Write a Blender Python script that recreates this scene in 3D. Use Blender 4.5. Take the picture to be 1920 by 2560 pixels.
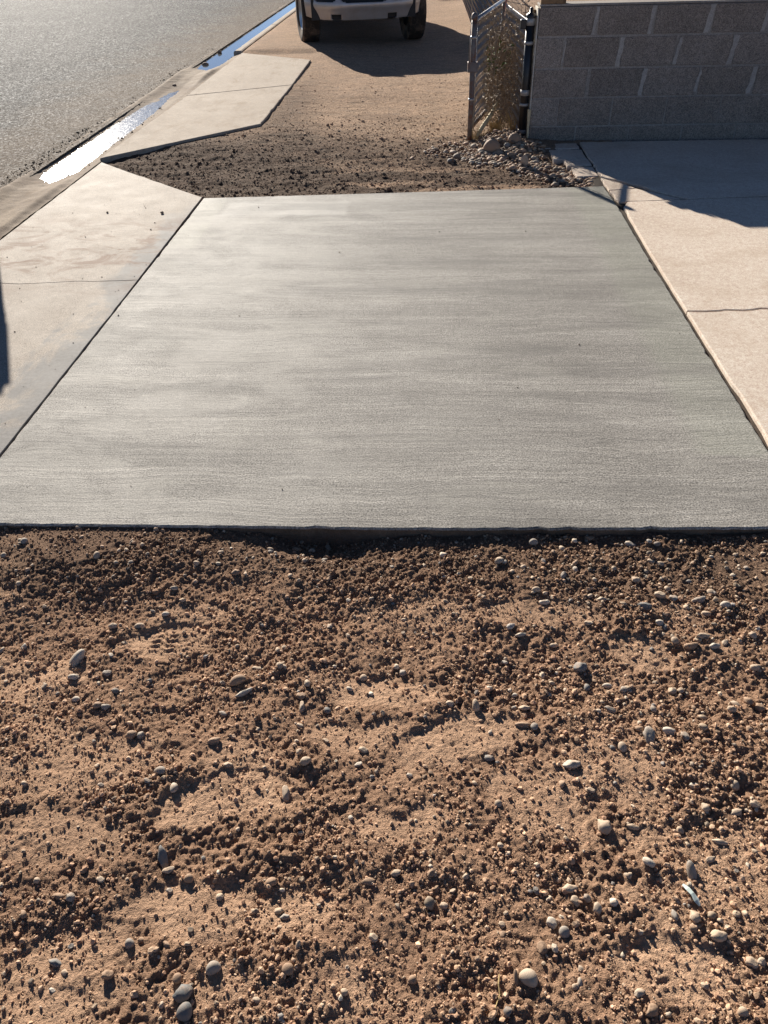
import bpy, bmesh, math, random
import numpy as np
from mathutils import Matrix, Vector

for o in list(bpy.data.objects): bpy.data.objects.remove(o)
scene = bpy.context.scene
COL = scene.collection
random.seed(7); RNG = np.random.default_rng(7)

# ------------------------------------------------------------------ camera, sky, sun, exposure
CAM_H = 1.47; F_PX = 1920.0; IW, IH = 1920, 2560
R = np.array([[0.99859326, -0.01070079, 0.05193267],
              [0.04747204, 0.6167273, -0.78574413],
              [-0.02362021, 0.78710414, 0.61636771]])
cam = bpy.data.cameras.new('camera'); camo = bpy.data.objects.new('camera', cam); COL.objects.link(camo)
m = Matrix([list(R[i]) + [0] for i in range(3)] + [[0, 0, 0, 1]]); m.translation = (0, 0, CAM_H)
camo.matrix_world = m
cam.sensor_fit = 'VERTICAL'; cam.sensor_height = 24; cam.lens = 24 * F_PX / IH
cam.clip_start = 0.05; cam.clip_end = 5000
scene.camera = camo

SUN_EL = math.radians(21.6); SUN_AZ = math.radians(25.0)      # azimuth measured from +Y towards -X
world = bpy.data.worlds.new('World'); scene.world = world; world.use_nodes = True
wn = world.node_tree.nodes; wn.clear()
sky = wn.new('ShaderNodeTexSky'); sky.sky_type = 'NISHITA'; sky.sun_disc = False
sky.sun_elevation = SUN_EL; sky.sun_rotation = -SUN_AZ
sky.air_density = 0.5; sky.dust_density = 0.1; sky.ozone_density = 2.0; sky.altitude = 1200
bg = wn.new('ShaderNodeBackground'); bg.inputs['Strength'].default_value = 0.05
wo = wn.new('ShaderNodeOutputWorld')
world.node_tree.links.new(sky.outputs[0], bg.inputs[0]); world.node_tree.links.new(bg.outputs[0], wo.inputs[0])

sun = bpy.data.lights.new('sun', 'SUN'); suno = bpy.data.objects.new('sun', sun); COL.objects.link(suno)
sun.energy = 5.0; sun.angle = math.radians(0.53); sun.color = (1.0, 0.925, 0.82)
sdir = Vector((-math.sin(SUN_AZ) * math.cos(SUN_EL), math.cos(SUN_AZ) * math.cos(SUN_EL), math.sin(SUN_EL)))
suno.rotation_euler = sdir.to_track_quat('Z', 'Y').to_euler(); suno.location = sdir * 60
scene.view_settings.view_transform = 'Standard'; scene.view_settings.look = 'None'
scene.view_settings.gamma = 1.0; scene.view_settings.use_curve_mapping = False
scene.view_settings.exposure = 1.05

# ------------------------------------------------------------------ helpers
def P(px, py, z=0.0):
    """photo pixel -> point on the horizontal plane at height z"""
    d = R @ np.array([(px - IW / 2) / F_PX, -(py - IH / 2) / F_PX, -1.0])
    t = (z - CAM_H) / d[2]
    return np.array([d[0] * t, d[1] * t, z])
def pxscale(p):
    """pixels per metre at a world point"""
    c = R.T @ (np.array(p) - np.array([0, 0, CAM_H]))
    return F_PX / -c[2]

def tag(o, label=None, cat=None, group=None, kind=None):
    if label: o['label'] = label
    if cat: o['category'] = cat
    if group: o['group'] = group
    if kind: o['kind'] = kind
    return o
def link(o, parent=None):
    COL.objects.link(o)
    if parent is not None: o.parent = parent
    return o
def empty(name, loc=(0, 0, 0), rz=0):
    o = bpy.data.objects.new(name, None); o.location = loc; o.rotation_euler = (0, 0, rz); o.empty_display_size = .1
    return link(o)
def obj_bm(name, bm, mat, parent=None, smooth=False):
    me = bpy.data.meshes.new(name); bm.to_mesh(me); bm.free()
    if mat: me.materials.append(mat)
    if smooth:
        for p in me.polygons: p.use_smooth = True
    return link(bpy.data.objects.new(name, me), parent)
def mesh_np(name, V, Fc, mat, parent=None, smooth=False, attrs=None, colors=None):
    """V (n,3), Fc (m,k) same-size faces"""
    me = bpy.data.meshes.new(name); n, k = Fc.shape
    me.vertices.add(len(V)); me.vertices.foreach_set('co', np.ascontiguousarray(V, dtype=np.float32).ravel())
    me.loops.add(n * k); me.loops.foreach_set('vertex_index', np.ascontiguousarray(Fc, dtype=np.int32).ravel())
    me.polygons.add(n); me.polygons.foreach_set('loop_start', np.arange(0, n * k, k, dtype=np.int32))
    me.polygons.foreach_set('loop_total', np.full(n, k, dtype=np.int32))
    me.polygons.foreach_set('use_smooth', np.full(n, smooth, dtype=bool))
    me.update(calc_edges=True)
    for nm, a in (attrs or {}).items():
        at = me.attributes.new(nm, 'FLOAT', 'POINT'); at.data.foreach_set('value', a.astype(np.float32).ravel())
    if colors is not None:
        at = me.color_attributes.new('tint', 'FLOAT_COLOR', 'POINT')
        c4 = np.ones((len(V), 4), np.float32); c4[:, :3] = colors; at.data.foreach_set('color', c4.ravel())
    if mat: me.materials.append(mat)
    return link(bpy.data.objects.new(name, me), parent)
def box(bm, x0, x1, y0, y1, z0, z1, M=None):
    vs = [bm.verts.new(v) for v in [(x0, y0, z0), (x1, y0, z0), (x1, y1, z0), (x0, y1, z0), (x0, y0, z1), (x1, y0, z1), (x1, y1, z1), (x0, y1, z1)]]
    for f in [(3, 2, 1, 0), (4, 5, 6, 7), (0, 1, 5, 4), (1, 2, 6, 5), (2, 3, 7, 6), (3, 0, 4, 7)]: bm.faces.new([vs[i] for i in f])
    if M is not None:
        for v in vs: v.co = M @ v.co
    return vs
def tube(bm, pts, rad, n=8, cap=True):
    """tube along a polyline; rad a number or a list"""
    pts = [Vector(p) for p in pts]; rings = []
    for i, p in enumerate(pts):
        d = (pts[min(i + 1, len(pts) - 1)] - pts[max(i - 1, 0)]).normalized()
        a = Vector((0, 0, 1)) if abs(d.z) < .9 else Vector((1, 0, 0))
        u = d.cross(a).normalized(); w = d.cross(u).normalized()
        r = rad[i] if isinstance(rad, (list, tuple)) else rad
        rings.append([bm.verts.new(p + (u * math.cos(2 * math.pi * k / n) + w * math.sin(2 * math.pi * k / n)) * r) for k in range(n)])
    for a, b in zip(rings[:-1], rings[1:]):
        for k in range(n): bm.faces.new((a[k], a[(k + 1) % n], b[(k + 1) % n], b[k]))
    if cap and n > 2:
        bm.faces.new(rings[0][::-1]); bm.faces.new(rings[-1])
    return rings
def lathe(bm, prof, n=32, axis='z', M=None):
    rings = []
    for r, h in prof:
        rg = []
        for k in range(n):
            a = 2 * math.pi * k / n
            v = Vector((r * math.cos(a), r * math.sin(a), h)) if axis == 'z' else Vector((h, r * math.cos(a), r * math.sin(a)))
            rg.append(bm.verts.new(M @ v if M is not None else v))
        rings.append(rg)
    for a, b in zip(rings[:-1], rings[1:]):
        for k in range(n): bm.faces.new((a[k], a[(k + 1) % n], b[(k + 1) % n], b[k]))
    return rings

def vnoise(x, y, scale, seed):
    """smooth value noise in [-1,1], feature size = scale metres"""
    g = np.random.default_rng(seed).uniform(-1, 1, (256, 256))
    u = x / scale + 1000.37; v = y / scale + 1000.71
    i = np.floor(u).astype(int); j = np.floor(v).astype(int); fu = u - i; fv = v - j
    fu = fu * fu * fu * (fu * (fu * 6 - 15) + 10); fv = fv * fv * fv * (fv * (fv * 6 - 15) + 10)
    a = g[i % 256, j % 256]; b = g[(i + 1) % 256, j % 256]; c = g[i % 256, (j + 1) % 256]; d = g[(i + 1) % 256, (j + 1) % 256]
    return (a * (1 - fu) + b * fu) * (1 - fv) + (c * (1 - fu) + d * fu) * fv
def fbm(x, y, scale, seed, octv=4, gain=.5):
    s = 0; a = 1; t = 0
    for k in range(octv):
        s = s + a * vnoise(x + 13.1 * k, y - 7.7 * k, scale / 2 ** k, seed + k); t += a; a *= gain
    return s / t
def sstep(a, b, x):
    t = np.clip((x - a) / (b - a), 0, 1); return t * t * (3 - 2 * t)

# ------------------------------------------------------------------ materials
class NT:
    def __init__(s, name):
        s.m = bpy.data.materials.new(name); s.m.use_nodes = True; s.t = s.m.node_tree; s.t.nodes.clear()
        s.out = s.t.nodes.new('ShaderNodeOutputMaterial'); s.b = s.t.nodes.new('ShaderNodeBsdfPrincipled')
        s.t.links.new(s.b.outputs[0], s.out.inputs[0]); s.pos = None
    def n(s, typ, ins=None, **kw):
        nd = s.t.nodes.new(typ)
        for k, v in kw.items(): setattr(nd, k, v)
        for k, v in (ins or {}).items(): s.set(nd.inputs[k], v)
        return nd
    def set(s, sock, v):
        if isinstance(v, bpy.types.NodeSocket): s.t.links.new(v, sock)
        elif isinstance(v, bpy.types.Node): s.t.links.new(v.outputs[0], sock)
        else:
            if isinstance(v, tuple) and len(v) == 3 and sock.type == 'RGBA': v = v + (1,)
            sock.default_value = v
    def P(s, scale=None):
        if s.pos is None: s.pos = s.n('ShaderNodeNewGeometry').outputs['Position']
        if scale is None: return s.pos
        return s.n('ShaderNodeVectorMath', {0: s.pos, 1: scale}, operation='MULTIPLY').outputs[0]
    def obj(s): return s.n('ShaderNodeTexCoord').outputs['Object']
    def noise(s, scale, detail=4, rough=.55, vec=None, dist=0):
        return s.n('ShaderNodeTexNoise', {'Vector': vec if vec is not None else s.P(), 'Scale': scale, 'Detail': detail, 'Roughness': rough, 'Distortion': dist}).outputs['Fac']
    def ramp(s, fac, stops):
        r = s.n('ShaderNodeValToRGB', {'Fac': fac}); e = r.color_ramp.elements
        while len(e) < len(stops): e.new(.5)
        for el, (p, c) in zip(e, stops):
            el.position = p; el.color = (c if isinstance(c, tuple) else (c, c, c)) + (1,) if not (isinstance(c, tuple) and len(c) == 4) else c
        return r.outputs[0]
    def mix(s, fac, a, b, mode='MIX'):
        nd = s.n('ShaderNodeMix', data_type='RGBA', blend_type=mode)
        s.set(nd.inputs['Factor'], fac); s.set(nd.inputs[6], a); s.set(nd.inputs[7], b); return nd.outputs[2]
    def math(s, op, a, b=0.0, clamp=False):
        nd = s.n('ShaderNodeMath', operation=op, use_clamp=clamp); s.set(nd.inputs[0], a); s.set(nd.inputs[1], b); return nd.outputs[0]
    def bump(s, h, strength, dist, normal=None):
        nd = s.n('ShaderNodeBump', {'Height': h, 'Strength': strength, 'Distance': dist})
        if normal is not None: s.set(nd.inputs['Normal'], normal)
        return nd.outputs[0]
    def xyz(s, v=None): return s.n('ShaderNodeSeparateXYZ', {0: v if v is not None else s.P()})
    def fin(s, col=None, rough=None, normal=None, spec=None, metal=None):
        for k, v in (('Base Color', col), ('Roughness', rough), ('Normal', normal), ('Specular IOR Level', spec), ('Metallic', metal)):
            if v is not None: s.set(s.b.inputs[k], v)
        return s.m

def concrete(name, ca, cb, streak=0.0, rough=.6, spec=.4, speck=.35, grain=1.0, patch=1.0, extra=None):
    k = NT(name)
    big = k.noise(1.3 * patch, 5, .6)
    col = k.mix(k.ramp(big, [(.3, 0.0), (.7, 1.0)]), ca, cb)
    fine = k.noise(170, 4, .8); mid = k.noise(38, 4, .6)
    col = k.mix(.55, col, k.ramp(mid, [(.3, .36), (.7, .62)]), 'OVERLAY')
    col = k.mix(speck, col, k.ramp(fine, [(.34, .08), (.5, .5), (.66, .9)]), 'OVERLAY')
    h = k.math('MULTIPLY', fine, 1.0)
    if streak:
        wv = k.n('ShaderNodeVectorMath', {0: k.P((2.6, 60.0, 1.0)), 1: k.n('ShaderNodeVectorMath', {0: k.n('ShaderNodeTexNoise', {'Vector': k.P(), 'Scale': 1.6, 'Detail': 3.0}).outputs['Color'], 1: (6.0, 9.0, 0.0)}, operation='MULTIPLY').outputs[0]}, operation='ADD').outputs[0]
        st = k.noise(1.0, 6, .72, wv)
        st2 = k.noise(1.0, 3, .6, k.P((.55, 9.0, 1.0)))
        col = k.mix(streak, col, k.ramp(st, [(.3, .3), (.7, .68)]), 'OVERLAY')
        col = k.mix(streak * 1.2, col, k.ramp(st2, [(.3, .36), (.7, .64)]), 'OVERLAY')
        h = k.math('ADD', h, k.math('MULTIPLY', st, 1.2))
    pit = k.ramp(k.n('ShaderNodeTexVoronoi', {'Vector': k.P(), 'Scale': 90.0}).outputs['Distance'], [(.03, 0.0), (.12, 1.0)])
    col = k.mix(k.math('MULTIPLY', k.math('SUBTRACT', 1.0, pit), .5), col, (.06, .05, .045))
    h = k.math('ADD', h, k.math('MULTIPLY', pit, .6))
    if extra: col = extra(k, col)
    rg = k.ramp(k.noise(6, 4, .6), [(.3, rough - .03), (.7, rough + .04)])
    return k.fin(col, rg, k.bump(h, .55 * grain, .0022), spec)

def new_slab_extra(k, col):
    p = k.xyz(); x, y = p.outputs[0], p.outputs[1]
    wob = k.math('MULTIPLY', k.math('SUBTRACT', k.noise(9, 4), .5), .10)
    def band(lo, hi, v, soft=.02):
        a = k.n('ShaderNodeMapRange', {'Value': v, 'From Min': lo - soft, 'From Max': lo + soft}, interpolation_type='SMOOTHSTEP').outputs[0]
        b = k.n('ShaderNodeMapRange', {'Value': v, 'From Min': hi + soft, 'From Max': hi - soft}, interpolation_type='SMOOTHSTEP').outputs[0]
        return k.math('MULTIPLY', a, b)
    xw = k.math('ADD', x, k.math('MULTIPLY', wob, .3)); yw = k.math('ADD', y, wob)
    # hand-trowelled paler strip along the left joint at the far corner, float marks beside it
    col = k.mix(k.math('MULTIPLY', k.math('MULTIPLY', band(-1.6, -1.31, xw), band(4.25, 5.4, yw)), .45), col, (.38, .37, .31))
    col = k.mix(k.math('MULTIPLY', k.math('MULTIPLY', band(-1.28, -.5, xw), band(4.83, 5.13, yw, .03)), .5), col, (.50, .48, .44))
    col = k.mix(k.math('MULTIPLY', k.math('MULTIPLY', band(.93, 1.3, xw, .05), band(2.2, 5.4, yw)), .22), col, (.33, .35, .27))
    # wetter cement bands still curing
    dk = k.noise(1.0, 4, .6, k.P((.7, 4.2, 1.0)), 1.2)
    col = k.mix(k.math('MULTIPLY', k.ramp(dk, [(.50, 0.0), (.64, 1.0)]), .42), col, (.15, .142, .13))
    # paler drying marks on the street side, ragged at their borders
    dr = k.noise(1.9, 6, .68, k.P((.9, 1.7, 1.0)), .5)
    lf = k.n('ShaderNodeMapRange', {'Value': x, 'From Min': .3, 'From Max': -.9}).outputs[0]
    col = k.mix(k.math('MULTIPLY', k.math('MULTIPLY', k.ramp(dr, [(.47, 0.0), (.56, 1.0)]), lf), .36), col, (.47, .445, .40))
    # dried slurry blots
    bl = k.noise(2.6, 5, .6, k.P((.8, 1.6, 1)), .8)
    col = k.mix(k.math('MULTIPLY', k.ramp(bl, [(.56, 0.0), (.72, 1.0)]), .22), col, (.46, .44, .38))
    return col
def apron_extra(k, col):
    p = k.xyz(); x, y = p.outputs[0], p.outputs[1]
    # cement slurry smeared from the new slab along the joint
    n = k.noise(5, 5, .65, k.P((1.0, .55, 1)), .6)
    d = k.math('SUBTRACT', k.math('ADD', x, 1.47), k.math('MULTIPLY', k.math('SUBTRACT', n, .42), -.9))
    wid = k.n('ShaderNodeMapRange', {'Value': d, 'From Min': -.13, 'From Max': .0}, interpolation_type='SMOOTHSTEP').outputs[0]
    ym = k.n('ShaderNodeMapRange', {'Value': y, 'From Min': 5.2, 'From Max': 4.6}).outputs[0]
    col = k.mix(k.math('MULTIPLY', k.math('MULTIPLY', wid, ym), .9), col, k.mix(k.noise(60, 4), (.155, .15, .142), (.31, .30, .285)))
    # rusty soil drips
    rs = k.noise(3.2, 6, .7, k.P((1.0, 1.5, 1)), 1.0)
    yr = k.n('ShaderNodeMapRange', {'Value': k.math('ABSOLUTE', k.math('SUBTRACT', y, 4.25)), 'From Min': .75, 'From Max': .2}).outputs[0]
    col = k.mix(k.math('MULTIPLY', k.math('MULTIPLY', k.ramp(rs, [(.47, 0.0), (.60, 1.0)]), yr), .9), col, (.15, .08, .045))
    return col
def drive_extra(k, col):
    n = k.noise(1.7, 6, .7, k.P((1.0, 1.3, 1)), .8)
    col = k.mix(k.math('MULTIPLY', k.ramp(n, [(.48, 0.0), (.68, 1.0)]), .45), col, (.42, .31, .22))
    sp = k.ramp(k.noise(75, 3, .6), [(.66, 0.0), (.74, 1.0)])
    return k.mix(k.math('MULTIPLY', sp, .45), col, (.20, .15, .11))
def pad_extra(k, col):
    n = k.noise(3.0, 6, .7, k.P((1.6, .7, 1)), .6)
    return k.mix(k.math('MULTIPLY', k.ramp(n, [(.52, 0.0), (.68, 1.0)]), .5), col, (.22, .15, .09))
M_new = concrete('new_concrete', (.245, .229, .205), (.345, .325, .292), streak=.55, rough=.68, spec=.12, speck=1.0, grain=1.7, extra=new_slab_extra)
M_apron = concrete('old_apron_concrete', (.315, .27, .225), (.40, .345, .285), rough=.74, spec=.09, speck=.75, extra=apron_extra)
M_pad = concrete('old_pad_concrete', (.35, .29, .23), (.43, .365, .295), rough=.85, spec=.08, speck=.4, extra=pad_extra)
M_drive = concrete('driveway_concrete', (.58, .485, .395), (.66, .565, .47), rough=.9, spec=.06, speck=.45, grain=1.0, extra=drive_extra)
M_gutter = concrete('gutter_concrete', (.15, .11, .08), (.31, .25, .19), rough=.85, spec=.06, speck=.5, extra=pad_extra)
M_edge = concrete('soil_and_shade_concrete', (.10, .075, .055), (.17, .125, .09), rough=.95, spec=.05, patch=4)  # slab side faces: soil stain, with their shade darkened into the colour too
M_bed = concrete('joint_bed', (.05, .042, .036), (.09, .07, .055), rough=.9, spec=.1)

def dirt_mat(name, attr=True, grit=0.0, dry=(.56, .365, .238), mid=(.30, .185, .12), wet=(.15, .098, .068)):
    k = NT(name)
    n1 = k.noise(7, 6, .6); n2 = k.noise(130, 4, .7); n3 = k.noise(420, 2, .6)
    if attr:
        sm = k.n('ShaderNodeAttribute', attribute_name='smooth_').outputs['Fac']; dp = k.n('ShaderNodeAttribute', attribute_name='damp').outputs['Fac']
    else:
        sm = k.ramp(k.noise(1.1, 5), [(.4, 0.0), (.65, 1.0)]); dp = 0.0
    f = k.math('ADD', k.math('MULTIPLY', sm, .75), k.math('MULTIPLY', k.math('SUBTRACT', n1, .5), .8), True)
    col = k.mix(f, mid, dry)
    col = k.mix(dp, col, wet)
    col = k.mix(.6, col, k.ramp(n2, [(.28, .26), (.72, .72)]), 'OVERLAY')
    col = k.mix(.35, col, k.ramp(n3, [(.3, .3), (.7, .7)]), 'OVERLAY')
    h = k.math('ADD', k.math('MULTIPLY', n2, 1.5), k.math('MULTIPLY', n3, .5))
    if grit:
        n4 = k.noise(42, 5, .75); n5 = k.noise(1.0, 6, .7, k.P((4.0, 14.0, 1.0)), .8)
        col = k.mix(grit, col, k.ramp(n4, [(.34, .12), (.5, .5), (.66, .85)]), 'OVERLAY')
        col = k.mix(k.math('MULTIPLY', k.ramp(n5, [(.48, 0.0), (.62, 1.0)]), .5), col, (.21, .165, .125))
        h = k.math('ADD', h, k.math('MULTIPLY', n4, 3.0))
    return k.fin(col, .95, k.bump(h, .9, .006), .08)
M_dirt = dirt_mat('dirt'); M_verge = dirt_mat('verge_dirt', grit=.55, dry=(.46, .315, .215), mid=(.37, .25, .165), wet=(.082, .052, .036))
M_ground = dirt_mat('desert_ground', attr=False)

def tint_mat(name, rough=.9, spec=.15, nscale=160, bump=.5):
    k = NT(name)
    c = k.n('ShaderNodeAttribute', attribute_name='tint').outputs['Color']
    n = k.noise(nscale, 4, .65)
    col = k.mix(.5, c, k.ramp(n, [(.28, .28), (.72, .72)]), 'OVERLAY')
    return k.fin(col, rough, k.bump(n, bump, .002), spec)
M_clod = tint_mat('soil_crumbs'); M_pebbles = tint_mat('pebbles', .75, .3)

def stone_mat(name, ca, cb, rough=.7, scale=40):
    k = NT(name); v = k.obj(); rnd = k.n('ShaderNodeObjectInfo').outputs['Random']
    n = k.noise(scale, 5, .6, v); n2 = k.noise(scale * 7, 3, .6, v)
    col = k.mix(k.math('ADD', k.math('MULTIPLY', n, .6), k.math('MULTIPLY', rnd, .4)), ca, cb)
    col = k.mix(.4, col, k.ramp(n2, [(.3, .3), (.7, .7)]), 'OVERLAY')
    # dust caught on the stone
    d = k.ramp(k.noise(55, 4, .6), [(.45, 0.0), (.7, 1.0)])
    col = k.mix(k.math('MULTIPLY', d, .65), col, (.37, .245, .16))
    return k.fin(col, rough, k.bump(k.math('ADD', n, n2), .35, .002), .3)
STONE = {'tan': stone_mat('tan_stone', (.42, .315, .22), (.55, .44, .33)),
         'white': stone_mat('white_stone', (.46, .395, .315), (.58, .51, .42)),
         'grey': stone_mat('grey_stone', (.27, .235, .20), (.40, .345, .285)),
         'slate': stone_mat('slate_stone', (.14, .14, .135), (.24, .24, .23), .7),
         'brown': stone_mat('brown_stone', (.28, .18, .115), (.40, .27, .18))}

def simple(name, col, rough=.6, metal=0, spec=.5, nscale=30, var=.35, bump=.15, bd=.002, col2=None, objc=True):
    k = NT(name); v = k.obj() if objc else k.P()
    n = k.noise(nscale, 5, .6, v)
    c = k.mix(var, col, k.ramp(n, [(.28, .25), (.72, .75)]), 'OVERLAY')
    if col2: c = k.mix(k.ramp(k.noise(nscale * .6, 6, .7, v), [(.48, 0.0), (.62, 1.0)]), c, col2)
    return k.fin(c, rough, k.bump(n, bump, bd), spec, metal)
M_block = concrete('concrete_block', (.20, .185, .17), (.29, .27, .25), rough=.9, spec=.1, speck=.5, patch=2.2)
def block_mat(i):
    a = [(.232, .194, .162), (.25, .21, .177), (.212, .178, .15), (.285, .245, .21)][i]
    return concrete('concrete_block_%d' % i, a, tuple(c * 1.25 for c in a), rough=.92, spec=.1, speck=.8, patch=5, grain=2.0)
M_blocks = [block_mat(i) for i in range(4)]
M_mortar = concrete('mortar', (.265, .235, .205), (.37, .335, .295), rough=.95, spec=.1, speck=.4)
M_smear = concrete('mortar_smear', (.36, .325, .29), (.46, .42, .375), rough=.95, spec=.1, speck=.4)
M_galv = simple('galvanised_steel', (.42, .42, .42), .42, .85, .5, 40, .3, .1, col2=(.30, .29, .28))
M_rust = simple('rusty_steel', (.17, .155, .15), .6, .35, .4, 25, .4, .2, col2=(.17, .075, .04))
M_wire = simple('zinc_wire', (.38, .375, .37), .38, .9, .5, 60, .2, .05)
M_black = simple('black_paint', (.012, .012, .013), .35, 0, .5, 20, .2, .1)
M_tape = simple('pale_band', (.36, .355, .34), .5, .3, .5, 30, .3, .1)
M_wood = simple('weathered_wood', (.26, .165, .09), .85, 0, .2, 18, .5, .5, .004, col2=(.12, .075, .045))
M_palewood = simple('pale_wood', (.55, .46, .29), .8, 0, .2, 25, .4, .4, .003)
M_tyre = simple('tyre_rubber', (.045, .038, .032), .85, 0, .2, 12, .4, .3, col2=(.15, .11, .08))
M_plast = simple('black_plastic', (.02, .02, .021), .5, 0, .4, 40, .2, .1)
M_rim = simple('alloy_rim', (.45, .45, .45), .35, .9, .5, 20, .15, .05)
def paint():
    k = NT('silver_paint'); n = k.noise(500, 2, .5, k.obj())
    c = k.mix(.25, (.52, .51, .50), k.ramp(n, [(.3, .4), (.7, .6)]), 'OVERLAY')
    dust = k.ramp(k.noise(5, 6, .7, k.obj()), [(.42, 0.0), (.7, 1.0)])
    z = k.n('ShaderNodeMapRange', {'Value': k.xyz(k.obj()).outputs[2], 'From Min': .65, 'From Max': .3}).outputs[0]
    c = k.mix(k.math('MULTIPLY', k.math('ADD', dust, z), .4, True), c, (.36, .27, .19))
    k.fin(c, .34, None, .5, .35); k.b.inputs['Coat Weight'].default_value = .5; return k.m
M_paint = paint()
def glass():
    k = NT('car_glass'); return k.fin((.02, .025, .028), .05, None, .6)
M_glass = glass()
M_lens = simple('lamp_lens', (.5, .5, .5), .1, .3, .6, 60, .3, .05)
def asphalt():
    k = NT('asphalt')
    v = k.n('ShaderNodeTexVoronoi', {'Vector': k.P(), 'Scale': 85.0}); vd = v.outputs['Distance']; vc = v.outputs['Color']
    v2 = k.n('ShaderNodeTexVoronoi', {'Vector': k.P(), 'Scale': 210.0}).outputs['Distance']
    cs = k.n('ShaderNodeSeparateColor', {0: vc}).outputs[0]
    col = k.ramp(cs, [(.0, (.024, .024, .024)), (.45, (.07, .07, .07)), (.78, (.165, .165, .162)), (1.0, (.38, .38, .37))])
    v3 = k.n('ShaderNodeTexVoronoi', {'Vector': k.P(), 'Scale': 38.0}); c3 = k.n('ShaderNodeSeparateColor', {0: v3.outputs['Color']}).outputs[1]
    col = k.mix(.85, col, k.ramp(c3, [(0.0, .12), (.6, .48), (1.0, .95)]), 'OVERLAY')
    h0 = v3.outputs['Distance']
    big = k.noise(.9, 6, .65)
    col = k.mix(.6, col, k.ramp(big, [(.3, .34), (.7, .66)]), 'OVERLAY')
    x = k.xyz().outputs[0]
    edge = k.n('ShaderNodeMapRange', {'Value': k.math('ADD', x, k.math('MULTIPLY', k.math('SUBTRACT', k.noise(1.5, 6, .7), .5), 2.2)), 'From Min': -4.6, 'From Max': -2.9}, interpolation_type='SMOOTHSTEP').outputs[0]
    col = k.mix(k.math('MULTIPLY', edge, .6), col, (.20, .15, .105))
    h = k.math('ADD', k.math('ADD', k.math('MULTIPLY', vd, -1.0), k.math('MULTIPLY', v2, -.5)), k.math('MULTIPLY', h0, -1.2))
    return k.fin(col, k.ramp(cs, [(0.0, .85), (1.0, .65)]), k.bump(h, 1.0, .007), .02)
M_asph = asphalt()
def water(name, rough, wave, col=(.03, .028, .025)):
    k = NT(name); n = k.noise(14, 3, .5); n2 = k.noise(70, 2, .5)
    k.b.inputs['IOR'].default_value = 1.33
    return k.fin(col, rough, k.bump(k.math('ADD', n, k.math('MULTIPLY', n2, .35)), wave, .01), .5)
M_water = water('puddle_water', .04, .05, (.12, .13, .14)); M_water.node_tree.nodes['Principled BSDF'].inputs['Specular IOR Level'].default_value = .9; M_film = water('wet_film', .16, .35, (.06, .052, .045))
M_straw = simple('dry_straw', (.44, .32, .15), .85, 0, .2, 12, .5, .1, objc=False)
M_twig = simple('dry_twig', (.24, .185, .135), .9, 0, .15, 15, .5, .2, objc=False)
def leafm(name, a, b):
    k = NT(name); c = k.mix(k.noise(30, 2), a, b); k.fin(c, .75, None, .2)
    return k.m
M_dryleaf = leafm('dry_leaf', (.19, .14, .095), (.40, .315, .215)); M_green = leafm('green_leaf', (.05, .085, .02), (.10, .14, .04))
M_scrap = simple('plastic_scrap', (.52, .60, .56), .35, 0, .5, 60, .2, .2)
M_bin = simple('bin_plastic', (.02, .05, .09), .5, 0, .4, 40, .15, .1)

# ------------------------------------------------------------------ ground sheet, road, gutter
def plane_mesh(name, x0, x1, y0, y1, z, mat, nx=1, ny=1, zf=None, parent=None, attrs=None):
    X, Y = np.meshgrid(np.linspace(x0, x1, nx + 1), np.linspace(y0, y1, ny + 1))
    Z = np.full_like(X, z) if zf is None else zf(X, Y)
    V = np.stack([X, Y, Z], -1).reshape(-1, 3); i = np.arange(nx * ny); r = i // nx; c = i % nx; a = r * (nx + 1) + c
    Fq = np.stack([a, a + 1, a + nx + 2, a + nx + 1], -1)
    at = {k_: f(X, Y).reshape(-1) for k_, f in (attrs or {}).items()}
    return mesh_np(name, V, Fq, mat, parent, True, at)

g = plane_mesh('ground', -1500, 1500, -1500, 1500, -.26, M_ground); tag(g, 'wide flat sheet of bare brown desert dirt', 'ground', kind='structure')
road = plane_mesh('road', -13.0, -2.93, -12, 90, 0, M_asph, 60, 300, lambda X, Y: -.012 + .02 * sstep(-2.9, -5.5, X) + .004 * fbm(X, Y, 1.5, 3) + .006 * fbm(X, Y, .25, 5) * sstep(-3.5, -3.0, X))
tag(road, 'grey worn asphalt street beside the gutter', 'road', kind='structure')
# far side verge
plane_mesh('far_verge', -60, -12.9, -12, 120, 0, M_ground, 40, 60, lambda X, Y: .01 + .05 * fbm(X, Y, 3, 9)); tag(bpy.data.objects['far_verge'], 'bare dirt verge across the street', 'verge', kind='structure')

# gutter: a shallow concrete trough lofted along the road
def gutter_z(X):
    return np.interp(X, [-3.06, -2.98, -2.86, -2.74, -2.63, -2.53, -2.50], [-.022, -.012, -.040, -.047, -.028, -.004, -.004])
xs = np.concatenate([np.arange(-3.06, -2.53, .016), [-2.522]])
ys = np.concatenate([np.arange(-12, 4, .4), np.arange(4, 13, .02), np.arange(13, 20, .06), np.arange(20, 90, .5)])
GX, GY = np.meshgrid(xs, ys)
def pan_rise(Y): return .030 * np.exp(-((Y - 10.2) / .55) ** 2) + .012 * sstep(7.6, 9.4, Y) * sstep(10.9, 10.4, Y) + .03 * sstep(6.1, 5.4, Y)
GZ = gutter_z(GX) + .0022 * fbm(GX, GY, .3, 21) + .0042 * fbm(GX, GY, .055, 23, 3, .7) + pan_rise(GY) * sstep(-2.53, -2.60, GX) * sstep(-3.02, -2.95, GX)
GXw = GX + .012 * fbm(GX * 0, GY, .7, 33) * (GX < -2.9)
nx_ = len(xs) - 1; ny_ = len(ys) - 1; i = np.arange(nx_ * ny_); a = (i // nx_) * (nx_ + 1) + i % nx_
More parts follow.
